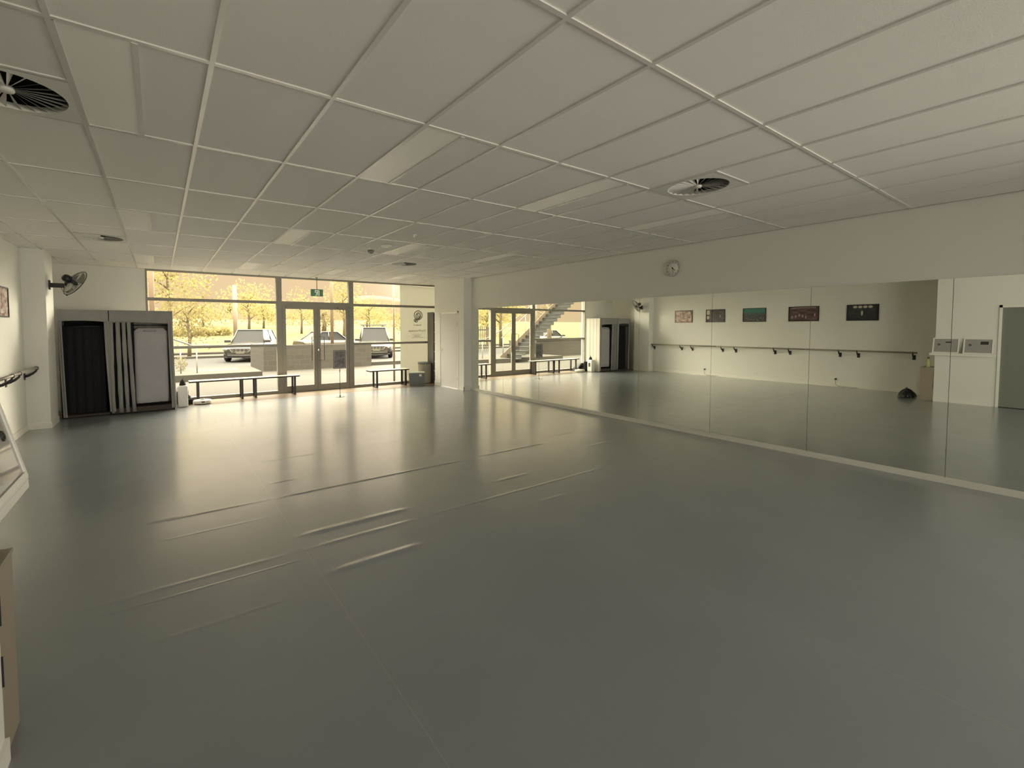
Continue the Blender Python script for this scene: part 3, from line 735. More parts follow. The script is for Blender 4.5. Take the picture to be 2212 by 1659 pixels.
# ================================================================ RIGHT CORNER storage
t = thing('storage_box', 'low grey lidded storage box with a pale tag at the bench end', 'storage box', (5.83, 8.80, 0), -.42)
b = MB(); b.prism([(-.20,-.15,.002),(.20,-.15,.002),(.22,-.15-.012,.36),(-.22,-.15-.012,.36)], (0,.30,0)); b.build('box_body', 'grey_box', t)
b = MB(); b.bbox(-.235,.235,-.175,.165,.361,.392,.008); b.build('lid', mat('pale_green_lid', (.36,.38,.31), .5), t)
b = MB(); b.bbox(.06,.13,-.168,-.163,.28,.34,.002); b.build('tag', 'white', t)
t = thing('storage_bin', 'tall round-fronted grey bin in front of the shelf unit', 'bin', (6.28, 9.13, 0))
b = MB(); b.lathe([(0,.002),(.165,.002),(.178,.05),(.195,.58),(.195,.60)], 36); b.build('bin_body', 'taupe', t)
b = MB(); b.lathe([(.197,.59),(.208,.595),(.208,.625),(.198,.635),(0,.64)], 36); b.build('bin_lid', 'grey_box', t)
t = thing('shelf_unit', 'tall narrow grey shelf unit with pale shelf edges in the corner by the closet', 'shelf', (6.497, 8.98, 0))
b = MB(); b.box(0,.018,0,.35,.002,2.12); b.box(.78,.798,0,.35,.002,2.12); b.box(.018,.78,.344,.35,.01,2.12); b.build('carcass', mat('shelf_side', (.17,.17,.16), .6), t)
for z in (.02,.34,.63,.925,1.22,1.515,1.81,2.10):
    b = MB(); b.box(.019,.779,-.002,.343,z,z+.018); b.build('shelf_board', 'white', t)
b = MB(); b.tube([(.22,-.008,.002),(.22,-.008,2.118)], .007, 6); b.build('front_post', 'white', t)

# ================================================================ NEAR-LEFT cabinet, shelf of frames
t = thing('side_cabinet', 'plain beige cabinet side at the lower left edge of the photo', 'cabinet', (-.78, 0, 0))
b = MB(); b.bbox(-.45, 0, -.205, .0, .002, .73, .002); b.build('body', 'cabinet', t)
b = MB(); b.bbox(-.46, .004, -.208, .006, .7305, .748, .003); b.build('top', 'taupe', t)
for z in (.36, .60):
    b = MB(); b.box(-.004,.006,-.2085,-.2055,z-.07,z+.05); b.build('hinge', 'black', t)
t = thing('spray_bottle', 'pale green bottle with a darker cap on the beige cabinet', 'bottle', (-.86, -.10, .7485))
b = MB(); b.lathe([(0,.001),(.034,.001),(.036,.01),(.036,.14),(.02,.17),(.014,.18),(.014,.19),(0,.19)], 24); b.build('bottle_body', mat('pale_green_plastic', (.50,.52,.26), .4), t)
b = MB(); b.lathe([(0,.191),(.018,.191),(.018,.225),(0,.225)], 16); b.build('cap', mat('dark_green_plastic', (.10,.11,.04), .4), t)
t = thing('black_bag', 'small shiny black bag slumped on the floor beside the beige cabinet', 'bag', (-1.12, .27, 0))
b = MB()
def lump(u, v):
    a = u*2*PI; e = v*PI/2; r = .19*(1+.10*math.sin(a*5)+.06*math.sin(a*9+2))
    return (r*math.cos(a)*math.cos(e)*1.15, .75*r*math.sin(a)*math.cos(e), .012+.17*math.sin(e)*(1+.12*math.sin(a*4+1)))
b.grid(lump, 40, 12); b.build('bag_body', mat('shiny_black_fabric', (.015,.016,.02), .3, bump=.6, bscale=25), t)
b = MB(); b.tube([(-.1,.0,.15),(-.05,.02,.22),(.05,.02,.22),(.1,.0,.15)], .008, 6); b.build('strap', 'black', t)
# wall shelf with two tilted display frames (X outward from wall stub)
t = thing('wall_shelf', 'slim white shelf fixed to the wall stub at left, holding two frames', 'shelf', (-.78, -.62, 1.06))
b = MB(); b.bbox(.001,.086,-.50,.485,0,.022,.003); b.build('shelf_board', 'skirt', t)
b = MB(); b.bbox(.066,.086,-.50,.485,-.035,-.0005,.003); b.build('shelf_lip', 'skirt', t)
M['paper'] = mat('grey_paper', (.36,.35,.33), .06, spec=.8)
for (yc, lb, kk) in ((-.39, 'white tilted display frame with a thin dark label, farther end of the wall shelf', 0), (-.87, 'white tilted display frame with a dark label block, nearer end of the wall shelf', 1)):
    t = thing('display_frame', lb, 'display frame', (-.78, yc, 1.0825), 0, 'tilted display frames on the wall shelf')
    ang = math.atan2(.075, .32); Mt = Matrix.Translation((.094,0,.003)) @ Matrix.Rotation(-ang, 4, 'Y')
    hw = .21; hh = .33
    b = MB(); f = .02
    b.box(-.016,0,-hw,-hw+f,0,hh,Mt); b.box(-.016,0,hw-f,hw,0,hh,Mt); b.box(-.016,0,-hw+f,hw-f,0,f,Mt); b.box(-.016,0,-hw+f,hw-f,hh-f,hh,Mt); b.build('frame_border', 'skirt', t)
    b = MB(); b.box(-.012,-.006,-hw+f,hw-f,f,hh-f,Mt); b.build('front_sheet', 'paper', t)
    b = MB()
    if kk == 0: b.box(-.0055,-.005,-.10,.02,.225,.25,Mt)
    else: b.box(-.0055,-.005,-.14,-.03,.20,.265,Mt)
    b.build('dark_label', 'ink', t)
    b = MB(); b.tube([Mt @ Vector((-.005,.115+.016*math.cos(q*PI/8),.185+.016*math.sin(q*PI/8))) for q in range(16)], .005, 6, closed=True); b.build('round_logo', 'ink', t)
    b = MB(); b.prism([(-.001,hw-.012,0),(-.09,hw-.012,0),(-.066,hw-.012,.30)], (0,.006,0), Matrix.Translation((.086,0,.001))); b.prism([(-.001,-hw+.006,0),(-.09,-hw+.006,0),(-.066,-hw+.006,.30)], (0,.006,0), Matrix.Translation((.086,0,.001))); b.build('easel_side', 'alu', t)

# ================================================================ OUTDOORS
M['grass'] = mat('dry_sunlit_grass', (.150,.120,.018), .95, var=.12, vscale=.5, bump=.5, bscale=6)
def terr(x, y):
    z = 0
    if y > 34: z += (y-34)*.066
    if y > 75: z = 41*.066+(y-75)*.02
    return z
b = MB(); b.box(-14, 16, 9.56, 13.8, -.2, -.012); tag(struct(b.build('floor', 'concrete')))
b = MB(); b.prism([(-4,13.85,-.1),(2.62,13.85,-.1),(2.62,16.6,-.1),(-4,16.9,-.1)], (0,0,.29)); struct(b.build('floor', 'kerb'))
b = MB(); b.box(2.62, 16, 13.8, 15.9, -.2, -.010); b.box(-14, -4, 13.8, 15.9, -.2, -.010); struct(b.build('floor', 'concrete'))
b = MB(); b.box(-60, 70, 16.9, 19.5, -.2, -.02); struct(b.build('floor', mat('grey_paving', (.085,.076,.062), .9, var=.06)))
b = MB(); b.box(-60, 70, 19.5, 26.5, -.2, -.03); b.box(-60,70,15.9,16.9,-.2,-.03); struct(b.build('floor', 'asphalt'))
b = MB()
for (ya, yb, z) in ((26.5,26.9,.08),(30.5,30.9,.10)): b.box(-60, 70, ya, yb, -.2, z)
struct(b.build('trim_4', 'kerb'))
b = MB(); b.box(-60, 70, 26.9, 30.5, -.2, -.02); b.box(-60,70,30.9,34.2,-.2,-.02); struct(b.build('floor', mat('pale_verge', (.14,.115,.075), .9, var=.1)))
b = MB(); b.grid(lambda u, v: (-120+260*u, 34+180*v**1.4, terr(0, 34+180*v**1.4)+.25*math.sin(u*40)*v), 60, 30); struct(b.build('floor', 'grass'))
b = MB()
def hill(u, v):
    x = 60+420*u; return (x, 480+60*v, (26+14*math.exp(-((u-.42)/.22)**2)+2*math.sin(u*23))*(1-abs(v-.5)*.6) if v > 0 else -5)
b.grid(hill, 50, 4); tag(b.build('hill', mat('hazy_hill', (.17,.125,.075), 1)), 'low hazy hill on the horizon seen above the right window bar', 'hill')

# brick (block) walls: courses in the material
def block_mat():
    m = bpy.data.materials.new('concrete_blocks'); m.use_nodes = True; nt = m.node_tree; N = nt.nodes; L = nt.links; b = N['Principled BSDF']
    tc = N.new('ShaderNodeTexCoord'); sp = N.new('ShaderNodeSeparateXYZ'); L.new(tc.outputs['Object'], sp.inputs[0])
    ad = N.new('ShaderNodeMath'); L.new(sp.outputs[0], ad.inputs[0]); L.new(sp.outputs[1], ad.inputs[1])
    cb = N.new('ShaderNodeCombineXYZ'); L.new(ad.outputs[0], cb.inputs[0]); L.new(sp.outputs[2], cb.inputs[1])
    br = N.new('ShaderNodeTexBrick'); br.inputs['Scale'].default_value = 1; br.inputs['Brick Width'].default_value = .4; br.inputs['Row Height'].default_value = .2
    br.inputs['Mortar Size'].default_value = .008; br.inputs['Color1'].default_value = (.070,.062,.050,1); br.inputs['Color2'].default_value = (.088,.078,.062,1); br.inputs['Mortar'].default_value = (.11,.10,.075,1)
    L.new(cb.outputs[0], br.inputs['Vector']); L.new(br.outputs[0], b.inputs['Base Color']); b.inputs['Roughness'].default_value = .9
    return m
M['blocks'] = block_mat()
b = MB(); b.box(3.05, 7.45, 16.0, 16.2, -.05, .98); b.box(3.05, 3.25, 16.2, 19.0, -.05, .98)
tag(b.build('block_wall', 'blocks'), 'low grey block wall outside behind the glass doors', 'wall', 'block walls outside')
b = MB(); b.box(-9.5, -2.3, 16.0, 16.2, -.05, .90); b.box(-9.5,-2.3,15.98,16.25,.901,.96)
tag(b.build('block_wall', 'blocks'), 'low grey block wall outside beyond the stair, seen in the mirror only', 'wall', 'block walls outside')
b = MB(); b.box(7.5, 16, 16.4, 16.6, -.05, .12); tag(b.build('edging_strip', 'kerb'), 'pale low kerb strip in front of the roof-racked car', 'kerb')
# drain grate on the raised pad
t = thing('drain_grate', 'slotted metal drain grate in the raised pad outside the left window', 'grate', (1.35, 15.25, .19))
b = MB(); b.box(-.62,.62,-.36,-.33,.001,.012); b.box(-.62,.62,.33,.36,.001,.012); b.box(-.62,-.59,-.33,.33,.001,.012); b.box(.59,.62,-.33,.33,.001,.012); b.build('grate_frame', 'alu', t)
b = MB()
for k in range(13): b.box(-.565+k*.0925, -.525+k*.0925, -.33,.33,.001,.010)
b.build('grate_bars', 'alu_dark', t)
# handrail
t = thing('handrail', 'sloping metal handrail outside, seen just right of the wardrobe', 'handrail', (0,0,0))
b = MB(); b.tube([(-2.6,14.5,2.95),(-.35,14.5,1.50),(.62,14.5,1.10),(1.0,14.5,1.10),(1.12,14.5,1.08),(1.16,14.5,1.0)], .024, 8); b.build('rail', 'alu_dark', t)
for x, zt in ((.75,1.1),(.30,1.23)):
    b = MB(); b.tube([(x,14.5,.1901),(x,14.5,zt-.02)], .018, 8); b.build('post', 'alu', t)
# outside stair (mirror view)
t = thing('outside_stair', 'concrete-tread outside stair rising to the left, seen in the mirrors', 'stair', (-.48, 13.4, 0))
b = MB(); n = 20
for k in range(n):
    x = -k*.24; z = .19+k*.18
    b.box(x-.27, x, .04, 1.06, z-.035, z)
    b.box(x-.27, x-.255, .04, 1.06, z, z+.145)
b.build('treads', mat('stair_tread', (.062,.064,.058), .8, var=.08), t)
for yv in (1.065,):
    b = MB(); b.prism([(.15,yv,-.01),(-.1,yv,-.01),(-n*.24,yv,.05+n*.18-.25),(-n*.24,yv,.32+n*.18),(.15,yv,.28)], (0,.035,0)); b.build('stringer', mat('pale_stringer', (.17,.135,.095), .7), t)
for yv in (1.083,):
    b = MB(); b.tube([(.1,yv,1.15),(-n*.24,yv,1.12+n*.18)], .02, 8)
    for k in range(0, n, 3): b.tube([(-k*.24,yv,.33+k*.18),(-k*.24,yv,1.19+k*.18)], .012, 6)
    b.build('stair_railing', 'alu', t)
# white balustrade
t = thing('white_balustrade', 'white picket balustrade outside beyond the stair, seen in the mirrors', 'railing', (-6.2, 22.5, 0))
b = MB()
for k in range(34): b.box(k*.16, k*.16+.05, 0, .03, .0, 1.75)
b.box(0,5.4,.031,.06,.35,.45); b.box(0,5.4,.031,.06,1.45,1.55); b.build('pickets', mat('white_painted_wood', (.17,.145,.11), .6), t)
# light poles
for (x, y, h, lb) in ((-.44,18.06,7.0,'pale pole outside at the left end of the left window'),(3.57,27.6,4.25,'thick pale pole outside behind the silver car'),(7.75,22.3,7.0,'pale pole outside seen through the right door leaf, beside the exit sign')):
    t = thing('light_pole', lb, 'pole', (x, y, 0), 0, 'pale poles outside')
    b = MB(); b.tube([(0,0,-.03),(0,0,h)], .085 if h > 5 else .115, 14); b.build('pole_shaft', mat('pale_pink_paint', (.34,.25,.165), .6), t)
    b = MB(); b.lathe([(0,-.03),(.14,-.03),(.14,.05),(0,.05)], 12); b.build('pole_base', 'kerb', t)
# small shrub
def leaves(b, cx, cy, cz, rx, ry, rz, n, s, hollow=.35):
    for k in range(n):
        while True:
            q = Vector((random.uniform(-1,1), random.uniform(-1,1), random.uniform(-1,1)))
            if hollow*hollow < q.length_squared < 1: break
        c = Vector((cx+q.x*rx, cy+q.y*ry, cz+q.z*rz))
        a = Vector((random.gauss(0,1), random.gauss(0,1), random.gauss(0,1))).normalized(); d = a.orthogonal().normalized()
        d = Matrix.Rotation(random.uniform(0,6.28),3,a) @ d; e = a.cross(d)
        sz = s*random.uniform(.5,1.15)
        b.mi = 1 if random.random() < .16 else 0
        b._f([b.bm.verts.new(c+d*sz), b.bm.verts.new(c+e*sz*.45), b.bm.verts.new(c-d*sz), b.bm.verts.new(c-e*sz*.45)])
M['leaf1'] = leafmat('sunlit_yellow_leaf', (.52,.46,.20)); M['leaf2'] = leafmat('olive_leaf', (.36,.30,.12)); M['leaf3'] = leafmat('dusty_leaf', (.32,.27,.13))
M['bark'] = mat('pale_bark', (.24,.19,.12), .9, var=.2)
def tree(x, y, h, blobs, n, s, label, trunk=.12, lm=('leaf1','leaf2')):
    z0 = terr(x, y)-.04
    t = thing('tree', label, 'tree', (x, y, z0), 0, 'trees beyond the car park')
    b = MB(); b.tube([(0,0,0),(.05*trunk*8,0,h*.3),(-.04*trunk*8,0,h*.6),(0,0,h*.85)], [trunk,trunk*.8,trunk*.5,trunk*.2], 8)
    for k in range(6):
        a = k*1.05; z = h*(.3+.08*k); b.tube([(0,0,z),(math.cos(a)*h*.1,math.sin(a)*h*.1,z+h*.08),(math.cos(a)*h*.2,math.sin(a)*h*.2,z+h*.13)], [trunk*.4,trunk*.25,trunk*.08], 5)
    b.build('trunk', 'bark', t)
    b = MB(); tot = sum(q[3]*q[3]*q[4] for q in blobs)
    for (cx, cy, cz, r, rz) in blobs: leaves(b, cx, cy, cz, r, r, rz, int(n*r*r*rz/tot), s)
    b.build('crown', list(lm), t, norm=False)
    return t
def crown(w_, zb, zt, n=7):
    out = []
    for k in range(n):
        u = (k+.5)/n; a = k*2.4
        r = w_*.5*(.55+.25*math.sin(u*PI)); out.append((math.cos(a)*w_*.28, math.sin(a)*w_*.2, zb+(zt-zb)*(.2+.65*u), r, (zt-zb)*.28))
    return out
tree(.35, 33.5, 8.0, crown(4.7, 1.6, 8.6, 9), 2100, .15, 'tall yellow-green tree filling the upper left window corner', .14)
tree(1.15, 27.5, 3.6, crown(2.7, .5, 3.9, 9), 1700, .085, 'darker multi-stemmed tree right of the wardrobe', .11, ('leaf3','leaf2'))
tree(7.7, 50.0, 5.0, crown(4.9, .9, 5.6), 1300, .17, 'rounded yellow tree behind the thick pale pole', .16)
tree(10.6, 58.0, 3.8, crown(4.4, .5, 3.7), 900, .19, 'bushy low tree right of the thick pale pole', .14)
tree(4.3, 62.0, 3.4, crown(6.4, .2, 3.1), 1100, .2, 'wide low tree on the slope left of the thick pale pole', .16)
tree(12.9, 49.0, 5.0, crown(3.6, .9, 5.2), 650, .15, 'loose tree behind the left door leaf', .13)
tree(15.3, 42.0, 5.6, crown(3.1, 1.2, 6.4), 1300, .15, 'bright yellow tree behind the exit sign', .16)
tree(16.6, 53.0, 3.0, crown(3.0, .1, 3.0), 700, .15, 'dense low tree seen through the right door leaf', .3, ('leaf3','leaf2'))
tree(16.4, 38.0, 4.4, crown(1.5, 1.0, 4.9), 350, .12, 'slim tree at the left edge of the right window', .10)
tree(22.6, 54.0, 3.6, crown(5.8, .3, 4.0), 1300, .18, 'broad yellow tree behind the roof-racked car', .16)
tree(20.8, 40.0, 2.8, crown(2.6, .5, 2.9), 450, .12, 'thin scrubby tree near the window film', .1, ('leaf3','leaf2'))
tree(-10.5, 27.0, 6.6, crown(4.6, 1.8, 6.0), 900, .16, 'spreading tree seen in the mirror above the stair', .16)
tree(-6.8, 17.6, 5.6, crown(3.6, 2.7, 6.0), 600, .10, 'bare-trunked tree right of the stair, seen in the mirror', .17, ('leaf3','leaf2'))
tree(-22, 44, 6.0, crown(8.0, .4, 5.0), 1300, .24, 'wide tree far off, seen in the mirror doors', .2)
tree(-5.5, 60.0, 5.5, crown(7.0, .3, 5.0), 1300, .22, 'distant tree left of the dark multi-stemmed tree', .18)
for (x, y, w_, h, lb) in ((15.5,66,8,2.2,'long hedge-like shrub beyond the doors'),(3.2,48,5,.9,'low shrub line on the sunny slope'),(31,64,8,2.6,'shrub line beyond the right window')):
    t = thing('shrub', lb, 'shrub', (x, y, terr(x,y)-.05), 0, 'shrubs on the slope')
    b = MB()
    for k in range(5): leaves(b, (k-2)*w_/5, 0, h*.5, w_/7, w_/8, h*.5, 230, .17, 0)
    b.build('foliage', ['leaf1','leaf2'], t, norm=False)
t = thing('shrub', 'tiny grey-green shrub on the raised pad at the left window edge', 'shrub', (.34, 15.7, .18), 0, 'shrubs on the slope')
b = MB(); leaves(b, 0,0,.26,.22,.22,.26,300,.035,0); b.build('foliage', ['leaf3','leaf2'], t, norm=False)

# ---------------------------------------------------------------- cars
def car(label, loc, heading, paint, suv=True, rack=False, L=4.5, W=1.84, Hh=1.62, red=False):
    """local frame: x forward, y left, z up; origin on ground at centre"""
    t = thing('car', label, 'car', loc, heading, 'cars parked outside')
    pm = mat('car_paint_'+paint[0], paint[1], .25, metal=.2, coat=.6)
    gl = mat('car_glass', (.045,.047,.047), .35, spec=.12); dk = mat('car_dark_trim', (.035,.033,.03), .5)
    hl = L/2; hw = W/2; zb = .95 if suv else .88
    # body: cross sections along x
    secs = [(-hl,.78,.45,zb-.08),(-hl+.12,.93,.30,zb),(-hl+.9,1.0,.26,zb+.03),(-.2,1.0,.24,zb+.01),(.75,1.0,.26,zb),(hl-.75,.98,.28,zb-.06),(hl-.28,.92,.30,zb-.16),(hl-.04,.80,.36,zb-.24),(hl,.72,.42,zb-.30)]
    b = MB(); rings = []
    for (x, f, z0, z1) in secs:
        w_ = hw*f
        pts = [(-w_*.86,z0),(-w_,z0+.14),(-w_*1.0,(z0+z1)/2),(-w_*.97,z1-.10),(-w_*.88,z1),(0,z1+.03),(w_*.88,z1),(w_*.97,z1-.10),(w_,(z0+z1)/2),(w_,z0+.14),(w_*.86,z0)]
        rings.append([b.bm.verts.new((x, p, q)) for p, q in pts])
    for A, B in zip(rings, rings[1:]):
        for k in range(len(A)): b._f([A[k], A[(k+1) % len(A)], B[(k+1) % len(A)], B[k]], True)
    b._f(rings[0]); b._f(rings[-1][::-1]); b.build('body', pm, t)
    # greenhouse
    zt = Hh; xr0, xr1 = (-hl+.55, .30) if suv else (-.95, .25)
    xb0, xb1 = (-hl+.10, hl-1.35) if suv else (-hl+.55, hl-1.30)
    b = MB(); lo = [(xb0,-hw*.88),(xb0,hw*.88),(xb1,hw*.84),(xb1,-hw*.84)]; hi = [(xr0,-hw*.68),(xr0,hw*.68),(xr1,hw*.68),(xr1,-hw*.68)]
    A = [b.bm.verts.new((x,y,zb-.03)) for x,y in lo]; B = [b.bm.verts.new((x,y,zt-.05)) for x,y in hi]
    for k in range(4): b._f([A[k],A[(k+1)%4],B[(k+1)%4],B[k]])
    b.build('windows', gl, t)
    b = MB(); b.bbox(xr0-.03, xr1+.03, -hw*.71, hw*.71, zt-.055, zt+.0, .02)
    for (xa, xc) in ((xb1, xr1), (xb0, xr0), ((xb0+xb1)/2-.1, (xr0+xr1)/2-.1)):
        for s_ in (-1, 1): b.tube([(xa, s_*hw*.865, zb-.03), (xc, s_*hw*.69, zt-.03)], .035, 6)
    b.build('roof', pm, t)
    # front
    b = MB(); zf = zb-.30
    b.bbox(hl-.10, hl+.012, -hw*.55, hw*.55, zf-.16, zf+.04, .01); b.bbox(hl-.12, hl+.02, -hw*.66, hw*.66, zf-.36, zf-.22, .01)
    b.bbox(hl-.30, hl-.005, -hw*.80, hw*.80, zf-.42, zf-.365, .01); b.build('grille', dk, t)
    b = MB()
    for r_ in range(2):
        for k in range(5): b.bbox(hl+.013, hl+.018, -hw*.46+k*hw*.2, -hw*.46+k*hw*.2+hw*.12, zf-.12+r_*.075, zf-.08+r_*.075, .002)
    b.tube([(hl+.016,-hw*.52,zf+.03),(hl+.016,-hw*.42,zf-.155),(hl+.016,hw*.42,zf-.155),(hl+.016,hw*.52,zf+.03)], .014, 6)
    b.tube([(hl+.022,-hw*.62,zf-.30),(hl+.022,hw*.62,zf-.30)], .014, 6); b.build('grille_chrome', mat('pale_chrome', (.20,.185,.15), .3, metal=0), t)
    for s_ in (-1, 1):
        b = MB(); b.prism([(hl-.28,s_*hw*.90,zf+.06),(hl-.02,s_*hw*.60,zf-.0),(hl+.006,s_*hw*.60,zf-.10),(hl-.20,s_*hw*.93,zf-.06)], (0,0,.06)); b.build('headlight', mat('headlight_lens', (.16,.155,.13), .15), t)
        b = MB(); b.bbox(hl-1.40, hl-1.28, s_*hw*.90 if s_ > 0 else -hw-.20, hw+.20 if s_ > 0 else -hw*.90, zb, zb+.13, .02); b.build('side_mirror', dk, t)
    b = MB(); b.bbox(hl+.019, hl+.027, -.19, .19, zf-.215, zf-.11, .002); b.build('number_plate', mat('plate_pale', (.19,.17,.11), .5), t)
    for sx in (hl-.85, -hl+.82):
        for s_ in (-1, 1):
            b = MB(); m_ = Matrix.Translation((sx, s_*(hw-.10), .335)) @ Matrix.Rotation(PI/2, 4, 'X')
            b.lathe([(0,-.11),(.30,-.11),(.335,-.08),(.335,.08),(.30,.11),(0,.11)], 24, m_); w1_ = b.build('wheel', dk, t)
            b = MB(); b.lathe([(0,-.125),(.06,-.122),(.20,-.114),(.20,-.1105),(0,-.1105)] if s_ > 0 else [(0,.125),(.06,.122),(.20,.114),(.20,.1105),(0,.1105)], 10, m_, smooth=False); b.build('hubcap', 'chrome', w1_)
    if rack:
        b = MB()
        for s_ in (-1, 1):
            b.tube([(xr0+.2,s_*hw*.62,zt+.02),(xr0+.3,s_*hw*.62,zt+.10),(xr1-.15,s_*hw*.62,zt+.10),(xr1-.05,s_*hw*.62,zt+.02)], .02, 6)
        for x in (xr1-.35, xr0+.5): b.tube([(x,-hw*.80,zt+.14),(x,hw*.80,zt+.14)], .022, 6); b.box(x-.03,x+.03,-hw*.65,-hw*.6,zt+.06,zt+.14); b.box(x-.03,x+.03,hw*.6,hw*.65,zt+.06,zt+.14)
        b.build('roof_rack', dk, t)
    b = MB(); b.box(-.5,.35,-hw*.55,hw*.55,.75,1.12); b.box(-.35,-.15,-.55,-.2,1.12,1.32); b.box(-.35,-.15,.2,.55,1.12,1.32); b.build('seats', dk, t)
    return t
def car_at(front, heading, L, *a, **k):
    c = (front[0]-math.cos(heading)*L/2, front[1]-math.sin(heading)*L/2, front[2])
    return car(a[0], c, heading, *a[1:], L=L, **k)
hd = math.atan2(-.92, -.40)
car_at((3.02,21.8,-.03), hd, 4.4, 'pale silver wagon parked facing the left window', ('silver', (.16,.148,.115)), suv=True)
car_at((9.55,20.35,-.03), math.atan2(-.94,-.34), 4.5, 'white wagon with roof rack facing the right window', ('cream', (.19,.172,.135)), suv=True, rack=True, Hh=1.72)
car((lambda s: s)('white car mostly hidden behind the block wall beyond the doors'), (9.3, 27.8, -.03), math.radians(15), ('white', (.20,.172,.125)), suv=False, Hh=1.45)
car('grey sedan behind the block wall, seen in the mirror', (-15.6, 26.5, .0), math.radians(170), ('grey', (.08,.08,.074)), suv=False, Hh=1.42)
# ---------------------------------------------------------------- person outside (mirror only)
def person(loc, rz, label, top, legs):
    t = thing('person', label, 'person', loc, rz)
    me = bpy.data.meshes.new('body'); 
    J = [(0,0,.95),(0,0,1.20),(0,0,1.42),(0,.01,1.50),(0,.01,1.60),(0,.01,1.72), (.09,0,.90),(.10,.02,.50),(.10,-.02,.08),(.10,.10,.04), (-.09,0,.90),(-.11,-.02,.50),(-.12,-.12,.08),(-.12,0,.04),
         (.19,0,1.38),(.26,.02,1.12),(.24,.14,.90),(-.19,0,1.38),(-.26,.0,1.12),(-.26,.08,.88)]
    E_ = [(0,1),(1,2),(2,3),(3,4),(4,5),(0,6),(6,7),(7,8),(8,9),(0,10),(10,11),(11,12),(12,13),(2,14),(14,15),(15,16),(2,17),(17,18),(18,19)]
    Rr = [.13,.12,.13,.05,.085,.07,.10,.07,.045,.035,.10,.07,.045,.035,.055,.042,.032,.055,.042,.032]
    me.from_pydata(J, E_, []); o = bpy.data.objects.new('body', me); col.objects.link(o); o.parent = t
    sk = o.modifiers.new('Skin', 'SKIN'); 
    for k, v in enumerate(me.skin_vertices[0].data if me.skin_vertices else []): v.radius = (Rr[k], Rr[k]); v.use_root = (k == 0)
    o.modifiers.new('Sub', 'SUBSURF').levels = 1; me.materials.append(mat('skin_tone', (.14,.085,.055), .6))
    b = MB(); b.lathe([(.15,.92),(.16,1.05),(.145,1.2),(.175,1.36),(.12,1.44),(.06,1.47)], 14); b.build('top', top, t)
    b = MB(); b.lathe([(.15,1.0),(.16,.9),(.20,.55),(.19,.50)], 14); b.build('skirt', legs, t)
    b = MB(); b.lathe([(.0,1.76),(.07,1.74),(.095,1.66),(.09,1.56),(.06,1.50)], 12, Matrix.Translation((0,-.015,0))); b.build('hair', 'black', t)
person((-12.2, 31.0, 0), 1.0, 'person in a pink top and skirt standing outside, seen in the mirror', mat('pink_cloth', (.18,.08,.07), .8), mat('rose_cloth', (.14,.075,.07), .8))

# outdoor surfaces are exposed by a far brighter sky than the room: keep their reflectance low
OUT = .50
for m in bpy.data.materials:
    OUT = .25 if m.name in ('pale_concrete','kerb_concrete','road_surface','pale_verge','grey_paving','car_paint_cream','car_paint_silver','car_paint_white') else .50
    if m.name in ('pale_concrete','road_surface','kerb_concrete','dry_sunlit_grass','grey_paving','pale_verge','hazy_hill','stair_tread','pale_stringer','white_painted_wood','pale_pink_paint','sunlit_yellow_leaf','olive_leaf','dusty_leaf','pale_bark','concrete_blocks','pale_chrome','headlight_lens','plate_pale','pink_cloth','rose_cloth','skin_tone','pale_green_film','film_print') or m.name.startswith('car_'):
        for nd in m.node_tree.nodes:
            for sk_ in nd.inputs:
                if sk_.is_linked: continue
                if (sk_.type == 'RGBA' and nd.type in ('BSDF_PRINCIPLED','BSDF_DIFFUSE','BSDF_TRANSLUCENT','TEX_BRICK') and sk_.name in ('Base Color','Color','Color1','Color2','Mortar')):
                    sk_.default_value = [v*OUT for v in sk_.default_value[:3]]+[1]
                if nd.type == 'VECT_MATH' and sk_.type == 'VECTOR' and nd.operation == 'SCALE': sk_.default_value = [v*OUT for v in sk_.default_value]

# ================================================================ LIGHT
wd = bpy.data.worlds.new('World'); sc.world = wd; wd.use_nodes = True
nt = wd.node_tree; N = nt.nodes; L = nt.links; bg = N['Background']
tc = N.new('ShaderNodeTexCoord'); sp = N.new('ShaderNodeSeparateXYZ'); L.new(tc.outputs['Generated'], sp.inputs[0])
rp = N.new('ShaderNodeValToRGB'); L.new(sp.outputs[2], rp.inputs[0])
e = rp.color_ramp.elements
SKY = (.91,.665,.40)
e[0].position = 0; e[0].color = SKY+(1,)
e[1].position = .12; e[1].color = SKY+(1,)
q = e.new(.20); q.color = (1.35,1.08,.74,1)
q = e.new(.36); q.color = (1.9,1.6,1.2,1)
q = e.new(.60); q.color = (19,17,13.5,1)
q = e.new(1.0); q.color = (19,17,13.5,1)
# added out-of-view sky glow right of the windows, brightens the left wall
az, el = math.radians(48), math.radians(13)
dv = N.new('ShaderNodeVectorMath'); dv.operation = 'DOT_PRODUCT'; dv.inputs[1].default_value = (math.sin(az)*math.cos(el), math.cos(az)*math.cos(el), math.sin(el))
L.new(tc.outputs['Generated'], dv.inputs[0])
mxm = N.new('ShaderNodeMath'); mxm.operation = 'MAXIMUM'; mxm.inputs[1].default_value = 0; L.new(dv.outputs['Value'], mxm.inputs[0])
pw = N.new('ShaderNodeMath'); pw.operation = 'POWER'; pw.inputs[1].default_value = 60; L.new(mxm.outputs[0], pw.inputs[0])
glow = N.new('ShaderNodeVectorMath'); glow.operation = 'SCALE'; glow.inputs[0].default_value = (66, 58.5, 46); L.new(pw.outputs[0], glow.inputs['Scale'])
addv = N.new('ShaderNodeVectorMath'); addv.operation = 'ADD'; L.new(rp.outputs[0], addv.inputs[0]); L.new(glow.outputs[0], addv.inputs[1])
L.new(addv.outputs[0], bg.inputs[0]); bg.inputs[1].default_value = 1.0
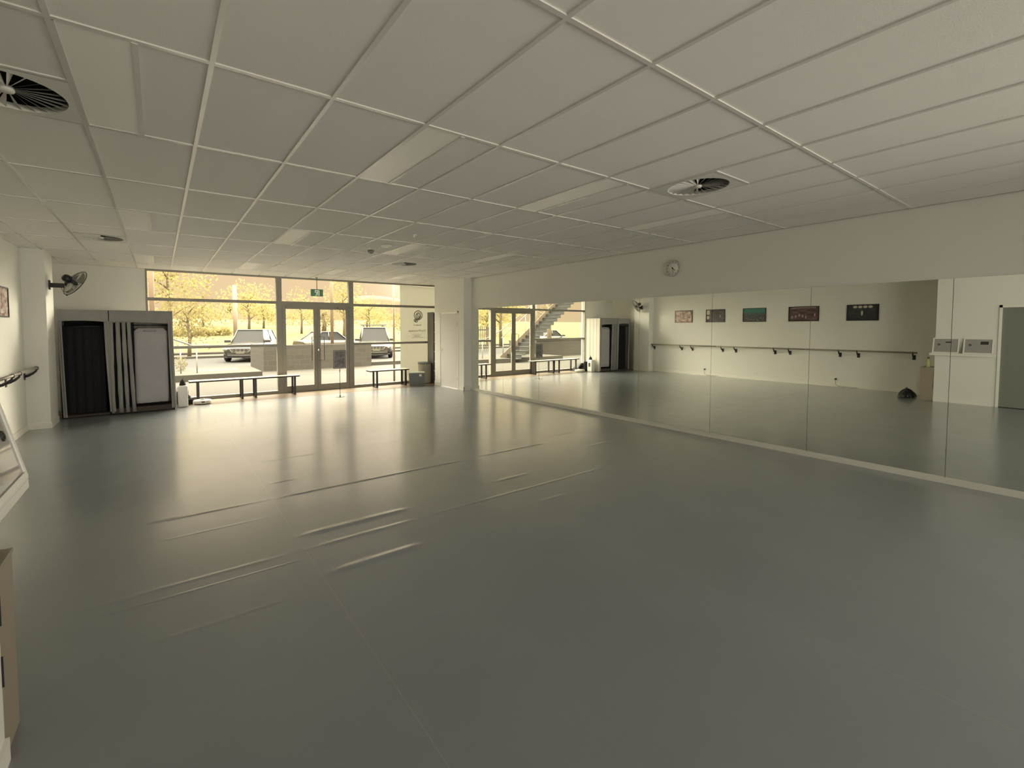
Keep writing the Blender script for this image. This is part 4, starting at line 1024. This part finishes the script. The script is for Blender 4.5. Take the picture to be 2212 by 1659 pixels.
s = bpy.data.lights.new('sun', 'SUN'); s.energy = 1.3; s.color = (1,.88,.62); s.angle = math.radians(1)
so = bpy.data.objects.new('sun', s); col.objects.link(so); so.rotation_euler = (math.radians(38), 0, math.radians(25))
def area(name, loc, rot, sx, sy, e_, c=(1,.87,.66), spread=180):
    l = bpy.data.lights.new(name, 'AREA'); l.shape = 'RECTANGLE'; l.size = sx; l.size_y = sy; l.energy = e_; l.color = c; l.spread = math.radians(spread)
    o = bpy.data.objects.new(name, l); col.objects.link(o); o.location = loc; o.rotation_euler = rot; return o
area('rear_fill', (5.7, -5.6, 1.35), (math.radians(90), 0, math.radians(46)), 2.6, 2.2, 44, (1,.92,.78), 105)  # added fill lamp behind the camera, brightens the left wall
area('rear_fill_wide', (3.0, -8.5, 1.4), (math.radians(89), 0, math.radians(4)), 5.0, 2.2, 85, (1,.92,.78), 100)  # wider added fill behind the camera, lifts the right wall and room

# ================================================================ CAMERA
yaw, pitch, roll = .5968, -.0449, -.0023
cy, sy = math.cos(yaw), math.sin(yaw); cp, sp_ = math.cos(pitch), math.sin(pitch)
fw = Vector((sy*cp, cy*cp, sp_)); rt = Vector((cy, -sy, 0)); up = rt.cross(fw)
cr, sr = math.cos(roll), math.sin(roll)
r2 = rt*cr+up*sr; u2 = -rt*sr+up*cr
cam = bpy.data.cameras.new('camera'); co = bpy.data.objects.new('camera', cam); col.objects.link(co)
mw = Matrix(((r2.x,u2.x,-fw.x,-.25),(r2.y,u2.y,-fw.y,-2.5583),(r2.z,u2.z,-fw.z,1.655),(0,0,0,1)))
co.matrix_world = mw
cam.sensor_fit = 'HORIZONTAL'; cam.sensor_width = 36; cam.lens = 36*968/2212
cam.shift_x = (1106-1001.77)/2212; cam.shift_y = -(829.5-751.46)/2212
cam.clip_start = .05; cam.clip_end = 2000
sc.camera = co
sc.view_settings.view_transform = 'Standard'; sc.view_settings.look = 'None'; sc.view_settings.exposure = 0; sc.view_settings.gamma = 1
sc.view_settings.use_curve_mapping = False
